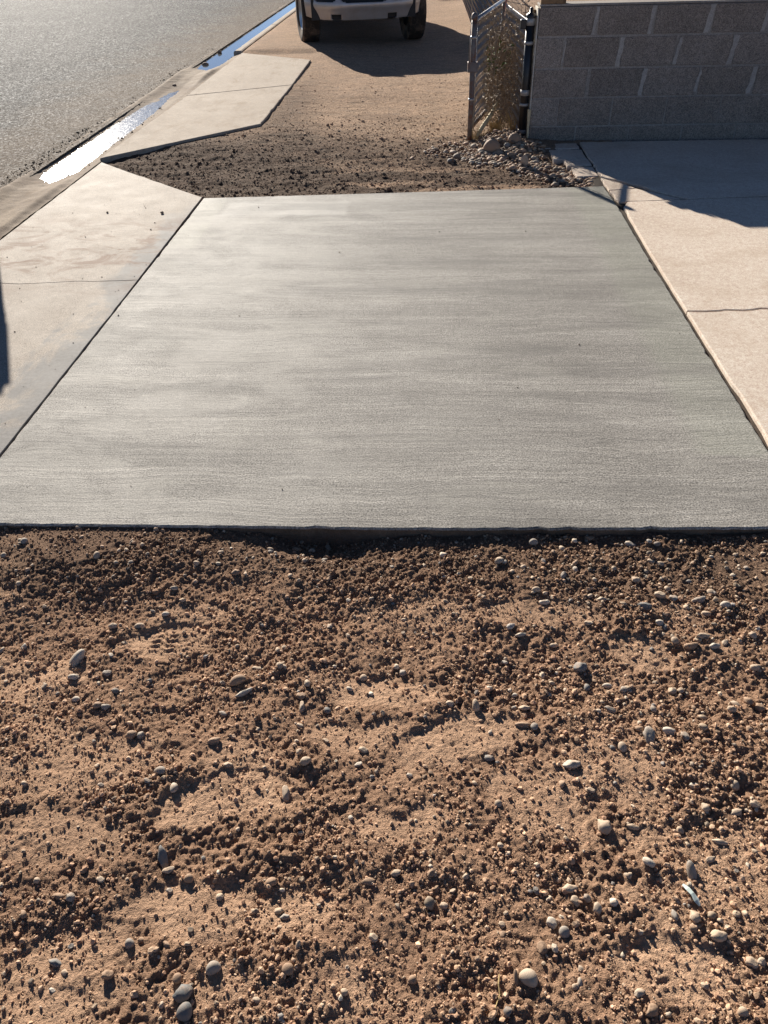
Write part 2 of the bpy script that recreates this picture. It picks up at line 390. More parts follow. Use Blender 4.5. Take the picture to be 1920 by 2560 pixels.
gut = mesh_np('gutter', np.stack([GXw, GY, GZ], -1).reshape(-1, 3), np.stack([a, a + 1, a + nx_ + 2, a + nx_ + 1], -1), M_gutter, None, True)
tag(gut, 'shallow tan concrete gutter trough along the street', 'gutter', kind='structure')

# water standing in the gutter: level sheets, the uneven trough gives them their banks
o = plane_mesh('gutter_water', -2.99, -2.58, 10.25, 80, -.0275, M_water, 1, 40); tag(o, 'still gutter water reflecting blue sky', 'puddle', kind='structure')
o = plane_mesh('wet_gutter_patch', -2.99, -2.58, 5.2, 10.2, -.0318, M_film, 1, 10); tag(o, 'shallow wet patch glaring white in the gutter', 'puddle', kind='structure')

# ------------------------------------------------------------------ concrete panels
def panel(name, poly, z_top, thick, mat, parent=None, bevel=.012, jag=.003, step=.06, seed=1, tilt=None, side=None):
    """a cast panel: outline with slightly uneven arrises, rounded top edge"""
    rg = random.Random(seed); pts = [np.array(p[:2], float) for p in poly]; out = []
    for p, q in zip(pts, pts[1:] + pts[:1]):
        L = np.linalg.norm(q - p); n = max(1, int(L / step)); d = (q - p) / max(L, 1e-6); nr = np.array([-d[1], d[0]])
        for t in range(n):
            out.append(p + (q - p) * t / n + nr * ((rg.gauss(0, jag * .28) + (rg.uniform(.8, 2.2) * jag if rg.random() < .07 else 0)) if t else 0))
    ar = sum(a_[0] * b_[1] - a_[1] * b_[0] for a_, b_ in zip(out, out[1:] + out[:1]))
    if ar < 0: out = out[::-1]
    n = len(out); out = np.array(out)
    prv = np.roll(out, 1, 0); nxt = np.roll(out, -1, 0)
    t = nxt - prv; t /= np.linalg.norm(t, axis=1)[:, None]; inn = np.stack([-t[:, 1], t[:, 0]], -1)
    bm = bmesh.new(); zt = tilt or (lambda x, y: 0.0); rings = []
    for off, dz in [(0, -thick), (0, -bevel), (bevel * .3, -bevel * .3), (bevel, 0)]:
        rings.append([bm.verts.new((v[0], v[1], z_top + dz + zt(v[0], v[1]))) for v in out + inn * off])
    for a_, b_ in zip(rings[:-1], rings[1:]):
        for k_ in range(n): bm.faces.new((a_[k_], a_[(k_ + 1) % n], b_[(k_ + 1) % n], b_[k_]))
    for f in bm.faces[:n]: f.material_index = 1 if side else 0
    f = bm.faces.new(rings[-1]); bmesh.ops.triangulate(bm, faces=[f])
    o = obj_bm(name, bm, mat, parent)
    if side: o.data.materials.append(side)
    return o

# the new slab (front edge a little wavy where the form board bowed)
fr = [(-1.480, 1.79), (-.9, 1.793), (-.12, 1.792), (.5, 1.803), (1.16, 1.822)]
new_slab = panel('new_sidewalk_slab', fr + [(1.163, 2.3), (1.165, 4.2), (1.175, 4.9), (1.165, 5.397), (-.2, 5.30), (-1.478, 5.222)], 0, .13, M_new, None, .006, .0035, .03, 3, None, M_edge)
tag(new_slab, 'fresh grey broom finished concrete slab', 'slab', kind='structure')

# joint bed under all panels
bed = plane_mesh('joint_bed', -2.56, 6.0, 1.84, 6.66, -.03, M_bed, 20, 20, lambda X, Y: -.035 + 0 * X)
V = None
bpy.data.objects.remove(bed)
bmb = bmesh.new(); box(bmb, -2.53, -1.30, 1.86, 5.2, -.2, -.014); box(bmb, 1.10, 6.0, 1.9, 6.62, -.2, -.014)
bedo = obj_bm('slab_bed', bmb, M_bed); tag(bedo, 'dark soil packed in the joints between slabs', 'soil', kind='structure')

apron = empty('kerb_apron'); tag(apron, 'worn tan concrete apron between gutter and new slab', 'apron', kind='structure')
cr = [(-2.502, 3.755), (-2.3, 3.77), (-2.1, 3.745), (-1.95, 3.76), (-1.8, 3.78), (-1.72, 3.775), (-1.488, 3.79)]      # hairline crack
panel('concrete_panel', [(-2.502, 6.19), (-2.1, 5.80), (-1.495, 5.24), (-1.488, 3.792)] + [(x, y + .0014) for x, y in cr[::-1][1:]], .0, .12, M_apron, apron, .002, .003, .07, 11)
panel('concrete_panel', [(x, y - .0014) for x, y in cr] + [(-1.488, 1.80), (-2.502, 1.76)], .0, .12, M_apron, apron, .002, .003, .07, 12)
panel('concrete_panel', [(-2.502, 1.74), (-1.50, 1.77), (-1.50, -3), (-2.502, -3)], .0, .12, M_apron, apron, .006, .004, .1, 13)

pads = empty('far_kerb_pad'); tag(pads, 'raised tan concrete pad beyond the damp soil, near the street', 'pad', kind='structure')
j0, j1 = (-2.50, 8.80), (-1.472, 9.32)
panel('concrete_panel', [(-2.535, 6.255), (-1.478, 7.404), (j1[0], j1[1] - .006), (j0[0], j0[1] - .006)], .012, .12, M_pad, pads, .008, .004, .06, 14)
panel('concrete_panel', [(j0[0], j0[1] + .006), (j1[0], j1[1] + .006), (-1.487, 11.08), (-2.51, 11.82)], .012, .12, M_pad, pads, .008, .004, .06, 15)
kerb = empty('low_kerb'); tag(kerb, 'low concrete kerb beside the blue water', 'kerb', kind='structure')
for q in range(14):
    y0 = 11.86 + q * 3.05
    panel('kerb_stone', [(-2.63, y0), (-2.515, y0), (-2.515, y0 + 3.04), (-2.63, y0 + 3.04)], .03, .12, M_pad, kerb, .025, .004, .15, 60 + q)

drive = empty('driveway'); tag(drive, 'pinkish concrete driveway at the foot of the block wall', 'driveway', kind='structure')
jy = lambda x: 5.041 + (x - 1.229) * .086
crack = [(1.185, 3.372), (1.26, 3.368), (1.33, 3.374), (1.36, 3.385), (1.44, 3.378), (1.48, 3.385), (1.52, 3.40), (1.60, 3.395), (1.85, 3.42), (2.3, 3.38), (3.2, 3.45), (6, 3.4)]
panel('concrete_panel', [(1.18, 1.86)] + [(6, 1.86)] + [(x, y - .005) for x, y in crack[::-1]], .004, .12, M_drive, drive, .005, .003, .08, 21)
panel('concrete_panel', [(x, y + .005) for x, y in crack] + [(6, jy(6) - .008), (1.9, jy(1.9) - .008), (1.25, jy(1.25) - .006), (1.205, 4.93), (1.19, 4.2)], .004, .12, M_drive, drive, .005, .003, .08, 22)
# broken corner wedges and the far panel
brk = [(1.21, 5.56), (1.32, 5.45), (1.41, 5.35), (1.47, 5.24), (1.60, 5.10), (1.62, jy(1.62) + .006)]
panel('concrete_panel', [(6, jy(6) + .006), (6, 6.655), (1.19, 6.60), (1.185, 5.62)] + [(x + .012, y + .012) for x, y in brk], .004, .12, M_drive, drive, .006, .006, .05, 23)
panel('concrete_panel', [(1.182, 5.60), (1.30, 5.45), (1.36, 5.335), (1.182, 5.30)], .001, .10, M_drive, drive, .006, .006, .03, 24, lambda x, y: (x - 1.25) * .015)
panel('concrete_panel', [(1.186, 5.285), (1.36, 5.32), (1.46, 5.23), (1.59, 5.10), (1.42, jy(1.42) + .010), (1.20, jy(1.24) + .012)], .001, .10, M_drive, drive, .006, .006, .03, 25, lambda x, y: (y - 5.15) * .02)
for q, (xa, xb, ya, yb) in enumerate([(.87, 1.165, 6.43, 6.60), (.93, 1.175, 6.13, 6.41), (1.00, 1.178, 5.93, 6.11), (1.03, 1.178, 5.66, 5.91)]):
    panel('concrete_panel', [(xa, ya), (xb, ya + .015), (xb, yb), (xa, yb)], -.004 - .003 * (q % 2), .10, M_drive, drive, .006, .006, .05, 30 + q)

# ------------------------------------------------------------------ foreground dirt heightfield
ZD = -.040
def ell(px, py, rx, ry, ang=0):
    c = P(px, py, ZD); s = pxscale(c); dep = math.asin(min(1, (CAM_H - ZD) / math.dist(c, (0, 0, CAM_H))))
    return c[0], c[1], rx / s, ry / (s * math.sin(dep)), math.radians(ang)
PATCH = [ell(*p[:5]) + (p[5],) for p in [
    (560, 2000, 185, 58, 10, 1.0), (480, 2290, 185, 66, 5, .8), (725, 2285, 120, 60, 14, .9), (190, 2430, 190, 85, 5, .5),
    (1170, 1850, 190, 62, 20, .6), (960, 1720, 150, 45, -5, .5), (420, 1605, 110, 42, 0, .8), (130, 1690, 110, 45, 10, .7),
    (160, 2090, 170, 60, 0, .3), (1590, 1640, 110, 42, -8, .5), (1330, 1535, 140, 36, 0, .3), (1700, 2430, 150, 80, 0, .6),
    (1880, 2150, 70, 95, 0, .5), (880, 1840, 120, 42, 0, .5), (1010, 2050, 110, 52, 12, .6), (470, 1545, 120, 30, 0, .3), (1020, 1540, 150, 36, 0, .2),
    (60, 2540, 150, 60, 0, .5), (1350, 1980, 110, 36, 0, .2), (1880, 1420, 90, 40, 0, .4)]]
def smooth_patch(X, Y):
    wx = X + .055 * fbm(X, Y, .14, 41, 4, .6); wy = Y + .045 * fbm(X, Y, .12, 47, 4, .6)
    sm = np.zeros_like(X); dz = np.zeros_like(X)
    for cx, cy, rx, ry, an, dp in PATCH:
        dx = (wx - cx); dy = (wy - cy); u = (dx * math.cos(an) + dy * math.sin(an)) / rx; v = (-dx * math.sin(an) + dy * math.cos(an)) / ry
        r = np.sqrt(u * u + v * v)
        sm = np.maximum(sm, sstep(1.22, .75, r) * min(1, .7 + .4 * dp))
        # only the far rim of the deeper prints is a real step
        dz = np.minimum(dz, -dp * (.0062 + .003 * fbm(X, Y, .05, 85, 2)) * sstep(1.10, .90, r) * sstep(-.9, .9, v))
    br = sstep(-.25, .45, fbm(X, Y, .09, 43, 4, .65)); sm = sm * (.75 + .25 * br)
    sm = np.maximum(sm, .7 * sstep(.22, .5, fbm(X, Y * 1.3, .30, 45, 4)))
    return sm, dz
def damp_fn(X, Y):
    n = fbm(X, Y, .35, 51)
    d = sstep(1.42, 1.72, Y + .16 * n) * .7
    return np.clip(d + .25 * sstep(.1, .6, fbm(X, Y, .5, 57)), 0, .9)
def dirt_h(X, Y, detail=True):
    sm, dz = smooth_patch(X, Y); rgh = 1 - .92 * sm
    z = ZD + .011 * fbm(X, Y, .42, 61, 3) + .009 * fbm(X, Y, .11, 67, 3) * (.35 + .65 * rgh) + dz
    z = z + .012 * sstep(1.35, 1.62, Y) * (fbm(X, Y, .25, 69) * .7 + .75)
    # one scoured pit under the slab face
    z = z - .045 * np.exp(-(((X + .30) / .14) ** 2 + ((Y - 1.78) / .08) ** 2))
    z = z + .014 * sstep(-.40, -.62, X) * sstep(1.5, 1.72, Y) + .006 * sstep(.1, .5, X) * sstep(1.55, 1.72, Y)
    if detail:
        crumb = fbm(X, Y, .030, 71, 4, .72); lump = .55 + .45 * sstep(-.3, .4, fbm(X, Y, .22, 75, 3)); z = z + rgh * lump * (.0105 * crumb + .0045 * np.abs(vnoise(X, Y, .012, 77)) + .0042 * vnoise(X, Y, .0078, 78))
        z = z + sm * (.0034 * fbm(X, Y, .026, 79, 4, .7) + .0013 * vnoise(X, Y, .0068, 82))
        # boot tread marks pressed into two of the prints
        for cx, cy, rx, ry, an, dp in (PATCH[6], PATCH[11]):
            u = (X - cx); v = (Y - cy) + .3 * u; mk = np.exp(-((u / (rx * .45)) ** 4 + (v / (ry * .7)) ** 4)) * sstep(-.2, .3, fbm(X, Y, .07, 83))
            ch = np.sin((v + .9 * np.abs(((u / .022) % 2) - 1) * .014) * 2 * math.pi / .017)
            z = z + mk * .0022 * np.clip(ch * 2.2, -1, 1)
    return np.minimum(z, -.010 + 0 * X)
def grid_obj(name, x0, x1, y0, y1, step, zf, mat, attrs, parent=None):
    nx = int((x1 - x0) / step); ny = int((y1 - y0) / step)
    return plane_mesh(name, x0, x1, y0, y1, 0, mat, nx, ny, zf, parent, attrs)
front = grid_obj('front_dirt', -1.45, 1.45, .30, 1.84, .0038, dirt_h, M_dirt, {'smooth_': lambda X, Y: smooth_patch(X, Y)[0], 'damp': damp_fn})
tag(front, 'loose brown dirt in front of the new slab', 'dirt', kind='structure')
# coarser apron of the same dirt all round
def outer_h(X, Y):
    inner = (X > -1.40) & (X < 1.40) & (Y > .35) & (Y < 1.9)
    return np.where(inner, -.12, np.minimum(ZD - .003 + .011 * fbm(X, Y, .42, 61, 3) + .009 * fbm(X, Y, .11, 67, 3) + .010 * fbm(X, Y, .055, 71, 3, .7), -.01))
outer = grid_obj('outer_dirt', -2.50, 5, -2.5, 1.84, .024, outer_h, M_dirt, {'smooth_': lambda X, Y: .4 + .4 * fbm(X, Y, .6, 5), 'damp': lambda X, Y: 0 * X + .1})
tag(outer, 'bare brown dirt lot around the foreground', 'dirt', kind='structure')

# ------------------------------------------------------------------ verge dirt beyond the slab
def pile(X, Y):      # low heap of pebbles and soil at the gate foot
    return np.exp(-(((X - .60) / .22) ** 2 + ((Y - 6.72) / .22) ** 2))
def verge_damp(X, Y):
    n = fbm(X, Y, .7, 81, 5, .6)
    d = sstep(8.6, 6.5, Y + .9 * n + .55 * (X + 1.2) * (X > -1.2))
    d2 = sstep(-.2, .5, fbm(X, Y * 2.2, 1.0, 87)) * sstep(10, 7.5, Y) * .45 * sstep(.6, -.6, X)
    d3 = .55 * np.exp(-((X + 1.35) / .25) ** 2) * sstep(10.5, 8.5, Y)
    ridge = .75 * sstep(.12, .32, fbm(X * .35, Y * 1.6, .28, 89, 3)) * sstep(6.6, 5.6, Y) * sstep(-1.3, -.6, X)
    return np.clip(np.maximum(np.maximum(d * .92, d2), d3) - ridge, 0, .95)
def verge_h(X, Y):
    z = -.035 + .012 * fbm(X, Y, 1.1, 91, 4) + .007 * fbm(X, Y * 1.6, .16, 93, 3)
    near = sstep(8.2, 6.2, Y)
    z = z + near * (.008 * fbm(X, Y, .035, 95, 2) + .017 * fbm(X * .4, Y * 1.5, .25, 97, 3, .6))
    z = z + .075 * pile(X, Y) * (1 + .25 * fbm(X, Y, .12, 99)) + .035 * sstep(.2, .9, X) * sstep(6.0, 6.7, Y)
    z = z + .045 * sstep(10.8, 12.3, Y) + .030 * sstep(-.8, -1.5, X) * sstep(5.9, 6.9, Y)
    z = np.where((Y < 11.9) & (X < -1.47), np.minimum(z, -.006), z)
    z = np.where(X < -2.45, np.minimum(z, -.0), z)
    z = z - .0 * X
    return np.where((X > 1.0) & (Y < 6.6), np.minimum(z, -.02), z)
verge = grid_obj('verge', -2.54, 1.45, 5.19, 9.6, .016, verge_h, M_verge, {'smooth_': lambda X, Y: np.clip(.5 + .6 * fbm(X, Y, .5, 101), 0, 1), 'damp': verge_damp})
tag(verge, 'bare dirt verge between new slab and parked car, dark and damp near the slab', 'verge', kind='structure')
verge2 = grid_obj('verge', -2.54, 1.45, 9.6, 60, .10, verge_h, M_verge, {'smooth_': lambda X, Y: np.clip(.6 + .6 * fbm(X, Y, .9, 103), 0, 1), 'damp': verge_damp})
tag(verge2, 'pale trampled dirt verge under and behind the parked car', 'verge', kind='structure')
yard = grid_obj('yard', 1.42, 30, 6.75, 60, .25, lambda X, Y: -.02 + .03 * fbm(X, Y, 1.2, 107), M_verge, {'smooth_': lambda X, Y: .6 + .3 * fbm(X, Y, .9, 103), 'damp': lambda X, Y: 0 * X})
tag(yard, 'bare dirt yard behind the block wall', 'yard', kind='structure')

# ------------------------------------------------------------------ crumbs and gravel (uncountable)
def ico(sub):
    bm = bmesh.new(); bmesh.ops.create_icosphere(bm, subdivisions=sub, radius=1)
    V = np.array([v.co[:] for v in bm.verts]); Fc = np.array([[v.index for v in f.verts] for f in bm.faces]); bm.free(); return V, Fc
ICO1, ICO2, ICO3 = ico(1), ico(2), ico(3)
def rock_proto(base, seed, jit=.22, flat=.75, angular=True):
    V, Fc = base; rg = np.random.default_rng(seed); V = V.copy()
    if angular:
        for q in range(7):          # planes cut the ball into facets
            d = rg.normal(size=3); d /= np.linalg.norm(d); lim = rg.uniform(.5, .88); s = V @ d
            V = V - np.outer(np.maximum(s - lim, 0), d)
        V *= 1 + rg.normal(0, jit * .35, (len(V), 1))
    else:
        for q in range(5):
            d = rg.normal(size=3); d /= np.linalg.norm(d); V = V * (1 + jit * .35 * np.sin((V @ d) * rg.uniform(1.2, 2.6) + rg.uniform(0, 6)))[:, None]
    V *= np.array([rg.uniform(.85, 1.25), rg.uniform(.75, 1.05), flat * rg.uniform(.8, 1.2)])
    return V, Fc
def scatter(name, xy, r, zf, cols, base, mat, seed, flat=.75, sink=.25, angular=True, smooth=False, parent=None):
    rg = np.random.default_rng(seed); n = len(xy)
    protos = [rock_proto(base, seed + 100 + q, .22, flat, angular) for q in range(14)]
    pick = rg.integers(0, 14, n); z = zf(xy[:, 0], xy[:, 1])
    VV, FF, CC = [], [], []; off = 0
    for q in range(14):
        idx = np.where(pick == q)[0]
        if not len(idx): continue
        V, Fc = protos[q]; k = len(idx); a = rg.uniform(0, 2 * np.pi, k); b = rg.normal(0, .35, k)
        ca, sa, cb, sb = np.cos(a), np.sin(a), np.cos(b), np.sin(b)
        Rm = np.zeros((k, 3, 3)); Rm[:, 0, 0] = ca; Rm[:, 0, 1] = -sa * cb; Rm[:, 0, 2] = sa * sb; Rm[:, 1, 0] = sa; Rm[:, 1, 1] = ca * cb; Rm[:, 1, 2] = -ca * sb; Rm[:, 2, 1] = sb; Rm[:, 2, 2] = cb
        W_ = np.einsum('kij,vj->kvi', Rm, V) * r[idx][:, None, None]
        W_[..., 0] += xy[idx, 0][:, None]; W_[..., 1] += xy[idx, 1][:, None]; W_[..., 2] += (z[idx] + r[idx] * flat * (1 - 2 * sink))[:, None]
        VV.append(W_.reshape(-1, 3)); FF.append((Fc[None] + (np.arange(k) * len(V))[:, None, None] + off).reshape(-1, 3)); off += k * len(V)
        CC.append(np.repeat(cols[idx], len(V), 0))
    return mesh_np(name, np.concatenate(VV), np.concatenate(FF), mat, parent, smooth, None, np.concatenate(CC))
def pick_cols(n, seed, pal, w, var=.18):
    rg = np.random.default_rng(seed); pal = np.array(pal); c = pal[rg.choice(len(pal), n, p=np.array(w) / sum(w))]
    return np.clip(c * (1 + rg.normal(0, var, (n, 1))), .01, .8)
SOIL = [(.43, .27, .175), (.52, .34, .22), (.33, .20, .13), (.47, .325, .22)]
GRAV = [(.47, .355, .25), (.38, .30, .225), (.54, .45, .345), (.33, .22, .145), (.29, .26, .23), (.47, .32, .215)]

def front_points(n, seed, dens):
    rg = np.random.default_rng(seed); X = rg.uniform(-1.42, 1.42, n); Y = rg.uniform(.32, 1.80, n)
    vis = np.abs(X + .05) < (.70 + .56 * (Y - .4))            # thin out well beyond the view
    p = np.where(vis, 1.0, .2) * dens(X, Y); k = rg.uniform(0, 1, n) < p
    return np.stack([X[k], Y[k]], -1)
def crumb_d(X, Y):
    sm, _ = smooth_patch(X, Y); c = sstep(-.30, .30, fbm(X, Y, .15, 131, 4, .6) + .35 * fbm(X, Y, .5, 137, 2))
    return (1 - .70 * sm) * (.30 + .70 * c)
hfun = lambda X, Y: dirt_h(X, Y, True)
OCT = (np.array([(1, 0, 0), (-1, 0, 0), (0, 1, 0), (0, -1, 0), (0, 0, 1), (0, 0, -1)], float), np.array([(0, 2, 4), (2, 1, 4), (1, 3, 4), (3, 0, 4), (2, 0, 5), (1, 2, 5), (3, 1, 5), (0, 3, 5)]))
for nn, base, sd, r0, sg, lo, hi, nm, lb in ((92000, OCT, 11, .0013, .35, .0008, .0028, 'soil_grains', 'finest brown soil grains covering the foreground dirt'), (94000, ICO1, 15, .0020, .50, .0011, .0075, 'soil_crumbs', 'small brown soil crumbs strewn over the foreground dirt')):
    pts = front_points(nn, sd, crumb_d); rg = np.random.default_rng(sd + 1)
    r = np.clip(r0 * np.exp(rg.normal(0, sg, len(pts))), lo, hi)
    cols = pick_cols(len(pts), sd + 2, SOIL + GRAV[:2], [4, 4, 3, 2, .5, .4], .22); dmp = damp_fn(pts[:, 0], pts[:, 1])[:, None]; cols = cols * (1 - .5 * dmp)
    o = scatter(nm, pts, r, hfun, cols, base, M_clod, sd + 3, .85, .28); tag(o, lb, 'soil', kind='stuff')
pts = front_points(5200, 21, crumb_d); rg = np.random.default_rng(22)
r = np.clip(.0048 * np.exp(rg.normal(0, .28, len(pts))), .003, .010)
cols = pick_cols(len(pts), 23, SOIL + GRAV, [4, 4, 3, 3, 1, .8, .5, 1, .4, .8]); cols = cols * (1 - .55 * damp_fn(pts[:, 0], pts[:, 1])[:, None])
o = scatter('soil_clods', pts, r, hfun, cols, ICO2, M_clod, 24, .8, .34); tag(o, 'crumbly brown clods scattered in the foreground dirt', 'soil', kind='stuff')
rg = np.random.default_rng(61); X = rg.uniform(-1.5, 2.9, 16000); Y = rg.uniform(-.9, 1.78, 16000); k = ((np.abs(X) > 1.38) | (Y < .36)) & (X > -1.47)
pts = np.stack([X[k], Y[k]], -1); o = scatter('outer_crumbs', pts, np.clip(.003 * np.exp(rg.normal(0, .5, len(pts))), .0015, .011), outer_h, pick_cols(len(pts), 62, SOIL + GRAV[:2], [4, 4, 3, 2, .5, .4], .22), ICO1, M_clod, 63, .85, .2); tag(o, 'brown soil crumbs on the dirt lot around the foreground', 'soil', kind='stuff')
def grav_d(X, Y):
    c = P(1690, 1500, ZD); hot = np.exp(-(((X - c[0]) / .26) ** 2 + ((Y - c[1]) / .17) ** 2)); edge = sstep(1.5, 1.7, Y) * .35
    right = .35 * sstep(.2, .7, X)
    return np.clip(.14 + hot + edge + right, 0, 1) * (.45 + .55 * (1 - smooth_patch(X, Y)[0]))
pts = front_points(4200, 31, grav_d); rg = np.random.default_rng(32)
r = np.clip(.0048 * np.exp(rg.normal(0, .36, len(pts))), .0025, .0125)
o = scatter('fine_gravel', pts, r, hfun, pick_cols(len(pts), 33, GRAV, [3, 2, 1.5, 2.5, 1, 2.5], .25) * .92, ICO2, M_pebbles, 34, .66, .36, True, True)
tag(o, 'fine rounded gravel mixed into the foreground dirt', 'gravel', kind='stuff')

# verge: damp clods, gravel heap by the gate
rg = np.random.default_rng(41); n = 34000; X = rg.uniform(-2.35, 1.15, n); Y = 5.24 + rg.beta(1, 1.9, n) * 6.5
okp = ~((X < -1.46) & (Y > 5.22 + (-1.46 - X) * .92 - .02) & (Y < 13)) | ((X < -1.46) & (Y > 5.22 + (-1.46 - X) * .93 + .02) & (Y < 7.38 + (X + 1.478) * 1.087 - .03))
okp &= ~((X < -1.46) & (Y < 5.25 + (-1.49 - X) * .93 + .02))
okp &= ~((X < -1.45) & (Y > 7.36 + (X + 1.478) * 1.087))
okp &= ~((X > .84) & (Y > 5.95)) & (Y > 5.30 + (X + .2) * .07)
dens = sstep(8.5, 5.6, Y) * .78 + .22; k = okp & (rg.uniform(0, 1, n) < dens); pts = np.stack([X[k], Y[k]], -1)
r = np.clip(.0040 * np.exp(rg.normal(0, .55, len(pts))), .0018, .02) * np.where(pts[:, 1] > 7.8, .75, 1)
cols = pick_cols(len(pts), 43, SOIL + GRAV[:2], [4, 3, 4, 1, .4, .4]) * (1 - .58 * verge_damp(pts[:, 0], pts[:, 1])[:, None])
o = scatter('damp_clods', pts, r, verge_h, cols, ICO1, M_clod, 44, .62, .40); tag(o, 'dark damp clods on the verge behind the new slab', 'soil', kind='stuff')
n = 2300; X = rg.normal(.52, .22, n); Y = rg.normal(6.48, .17, n); t_ = rg.uniform(0, 1, n)
X2 = .45 + t_ * .72 + rg.normal(0, .09, n); Y2 = 6.40 - t_ * .92 + rg.normal(0, .10, n); sw = rg.uniform(0, 1, n) < .55
X = np.where(sw, X2, X); Y = np.where(sw, Y2, Y)
k = (X > -.15) & (X < 1.17) & (Y > 5.42) & (Y < 6.95) & ~((X > .90) & (Y > 6.05 - (X - .9) * .5)) & ~((X > .79) & (Y > 6.58))
pts = np.stack([X[k], Y[k]], -1); r = np.clip(.0105 * np.exp(rg.normal(0, .38, len(pts))), .004, .028)
o = scatter('gate_gravel', pts, r, verge_h, pick_cols(len(pts), 45, GRAV + SOIL, [2, 1.5, 1.5, 3, 1.5, 3, 2, 2, 2, 2], .3) * .72, ICO2, M_pebbles, 46, .6, .15, False, True)
tag(o, 'heap of loose pebbles at the foot of the gate', 'gravel', kind='stuff')
# specks of grit and debris in the gutter and on the apron
rg = np.random.default_rng(51); n = 1500; X = np.concatenate([rg.uniform(-3.1, -2.6, n), rg.normal(-3.02, .05, 500)]); Y = np.concatenate([4.6 + rg.beta(1, 1.5, n) * 8, 4.8 + rg.beta(1, 1.6, 500) * 3.2])
r = np.clip(.0045 * np.exp(rg.normal(0, .5, len(X))), .002, .016)
o = scatter('gutter_grit', np.stack([X, Y], -1), r, lambda X, Y: np.where(X < -3.02, -.012, gutter_z(X)), pick_cols(len(X), 52, [(.05, .04, .03), (.12, .085, .06), (.25, .19, .13)], [3, 2, 1]), ICO1, M_clod, 53, .5, .1)
tag(o, 'dark grit and debris washed along the gutter', 'grit', kind='stuff')
rg = np.random.default_rng(55); n = 420; X = rg.uniform(-2.5, 1.15, n); Y = rg.uniform(1.85, 5.2, n); w = np.where(X < -1.5, 1, .12); k = (rg.uniform(0, 1, n) < w) & (np.abs(X + 1.48) > .02)
o = scatter('slab_specks', np.stack([X[k], Y[k]], -1), np.clip(.0022 * np.exp(rg.normal(0, .45, k.sum())), .001, .008), lambda X, Y: 0 * X, pick_cols(k.sum(), 56, [(.05, .04, .03), (.14, .09, .06)], [1, 1]), ICO1, M_clod, 57, .6, .05)
tag(o, 'tiny dark specks of soil on the concrete', 'grit', kind='stuff')

# ------------------------------------------------------------------ individual stones
stone_cache = {}
def stone_mesh(kind, shape):
    key = (kind, shape)
    if key not in stone_cache:
        V, Fc = rock_proto(ICO3, 900 + shape, .30 if shape < 2 else .16, .70, shape >= 2)
        me = bpy.data.meshes.new('stone'); me.from_pydata(V.tolist(), [], Fc.tolist()); me.materials.append(STONE[kind])
        for p in me.polygons: p.use_smooth = True
        stone_cache[key] = me
    return stone_cache[key]
COLOUR = {'tan': 'tan', 'white': 'pale', 'grey': 'grey', 'slate': 'dark slate', 'brown': 'brown'}
LANDMARK = []          # (x, y, short name) of the things that stand out, filled before the plain stones are placed
def stone_label(x, y, size, kind):
    d, nm = min((math.hypot(x - a, y - b), n) for a, b, n in LANDMARK)
    if y > 1.66: return '%s %s stone lying close under the slab edge, nearest the %s' % (size, COLOUR[kind], nm)
    return '%s %s stone %s the %s' % (size, COLOUR[kind], 'right beside' if d < .07 else 'lying near' if d < .22 else 'lying farther off from', nm)
def stone(x, y, z, sx, sy, sz, rz, kind, label=None, group=None, tilt=(0, 0)):
    o = bpy.data.objects.new('stone', stone_mesh(kind, random.randrange(10))); link(o)
    o.location = (x, y, z); o.scale = (sx, sy, sz); o.rotation_euler = (tilt[0], tilt[1], rz)
    w_ = max(sx, sy); lb = label or stone_label(x, y, 'big' if w_ > .016 else 'small' if w_ > .0105 else 'tiny', kind)
    tag(o, lb, 'stone', group or ('loose stones on the foreground dirt' if label else 'stones: ' + lb)); return o
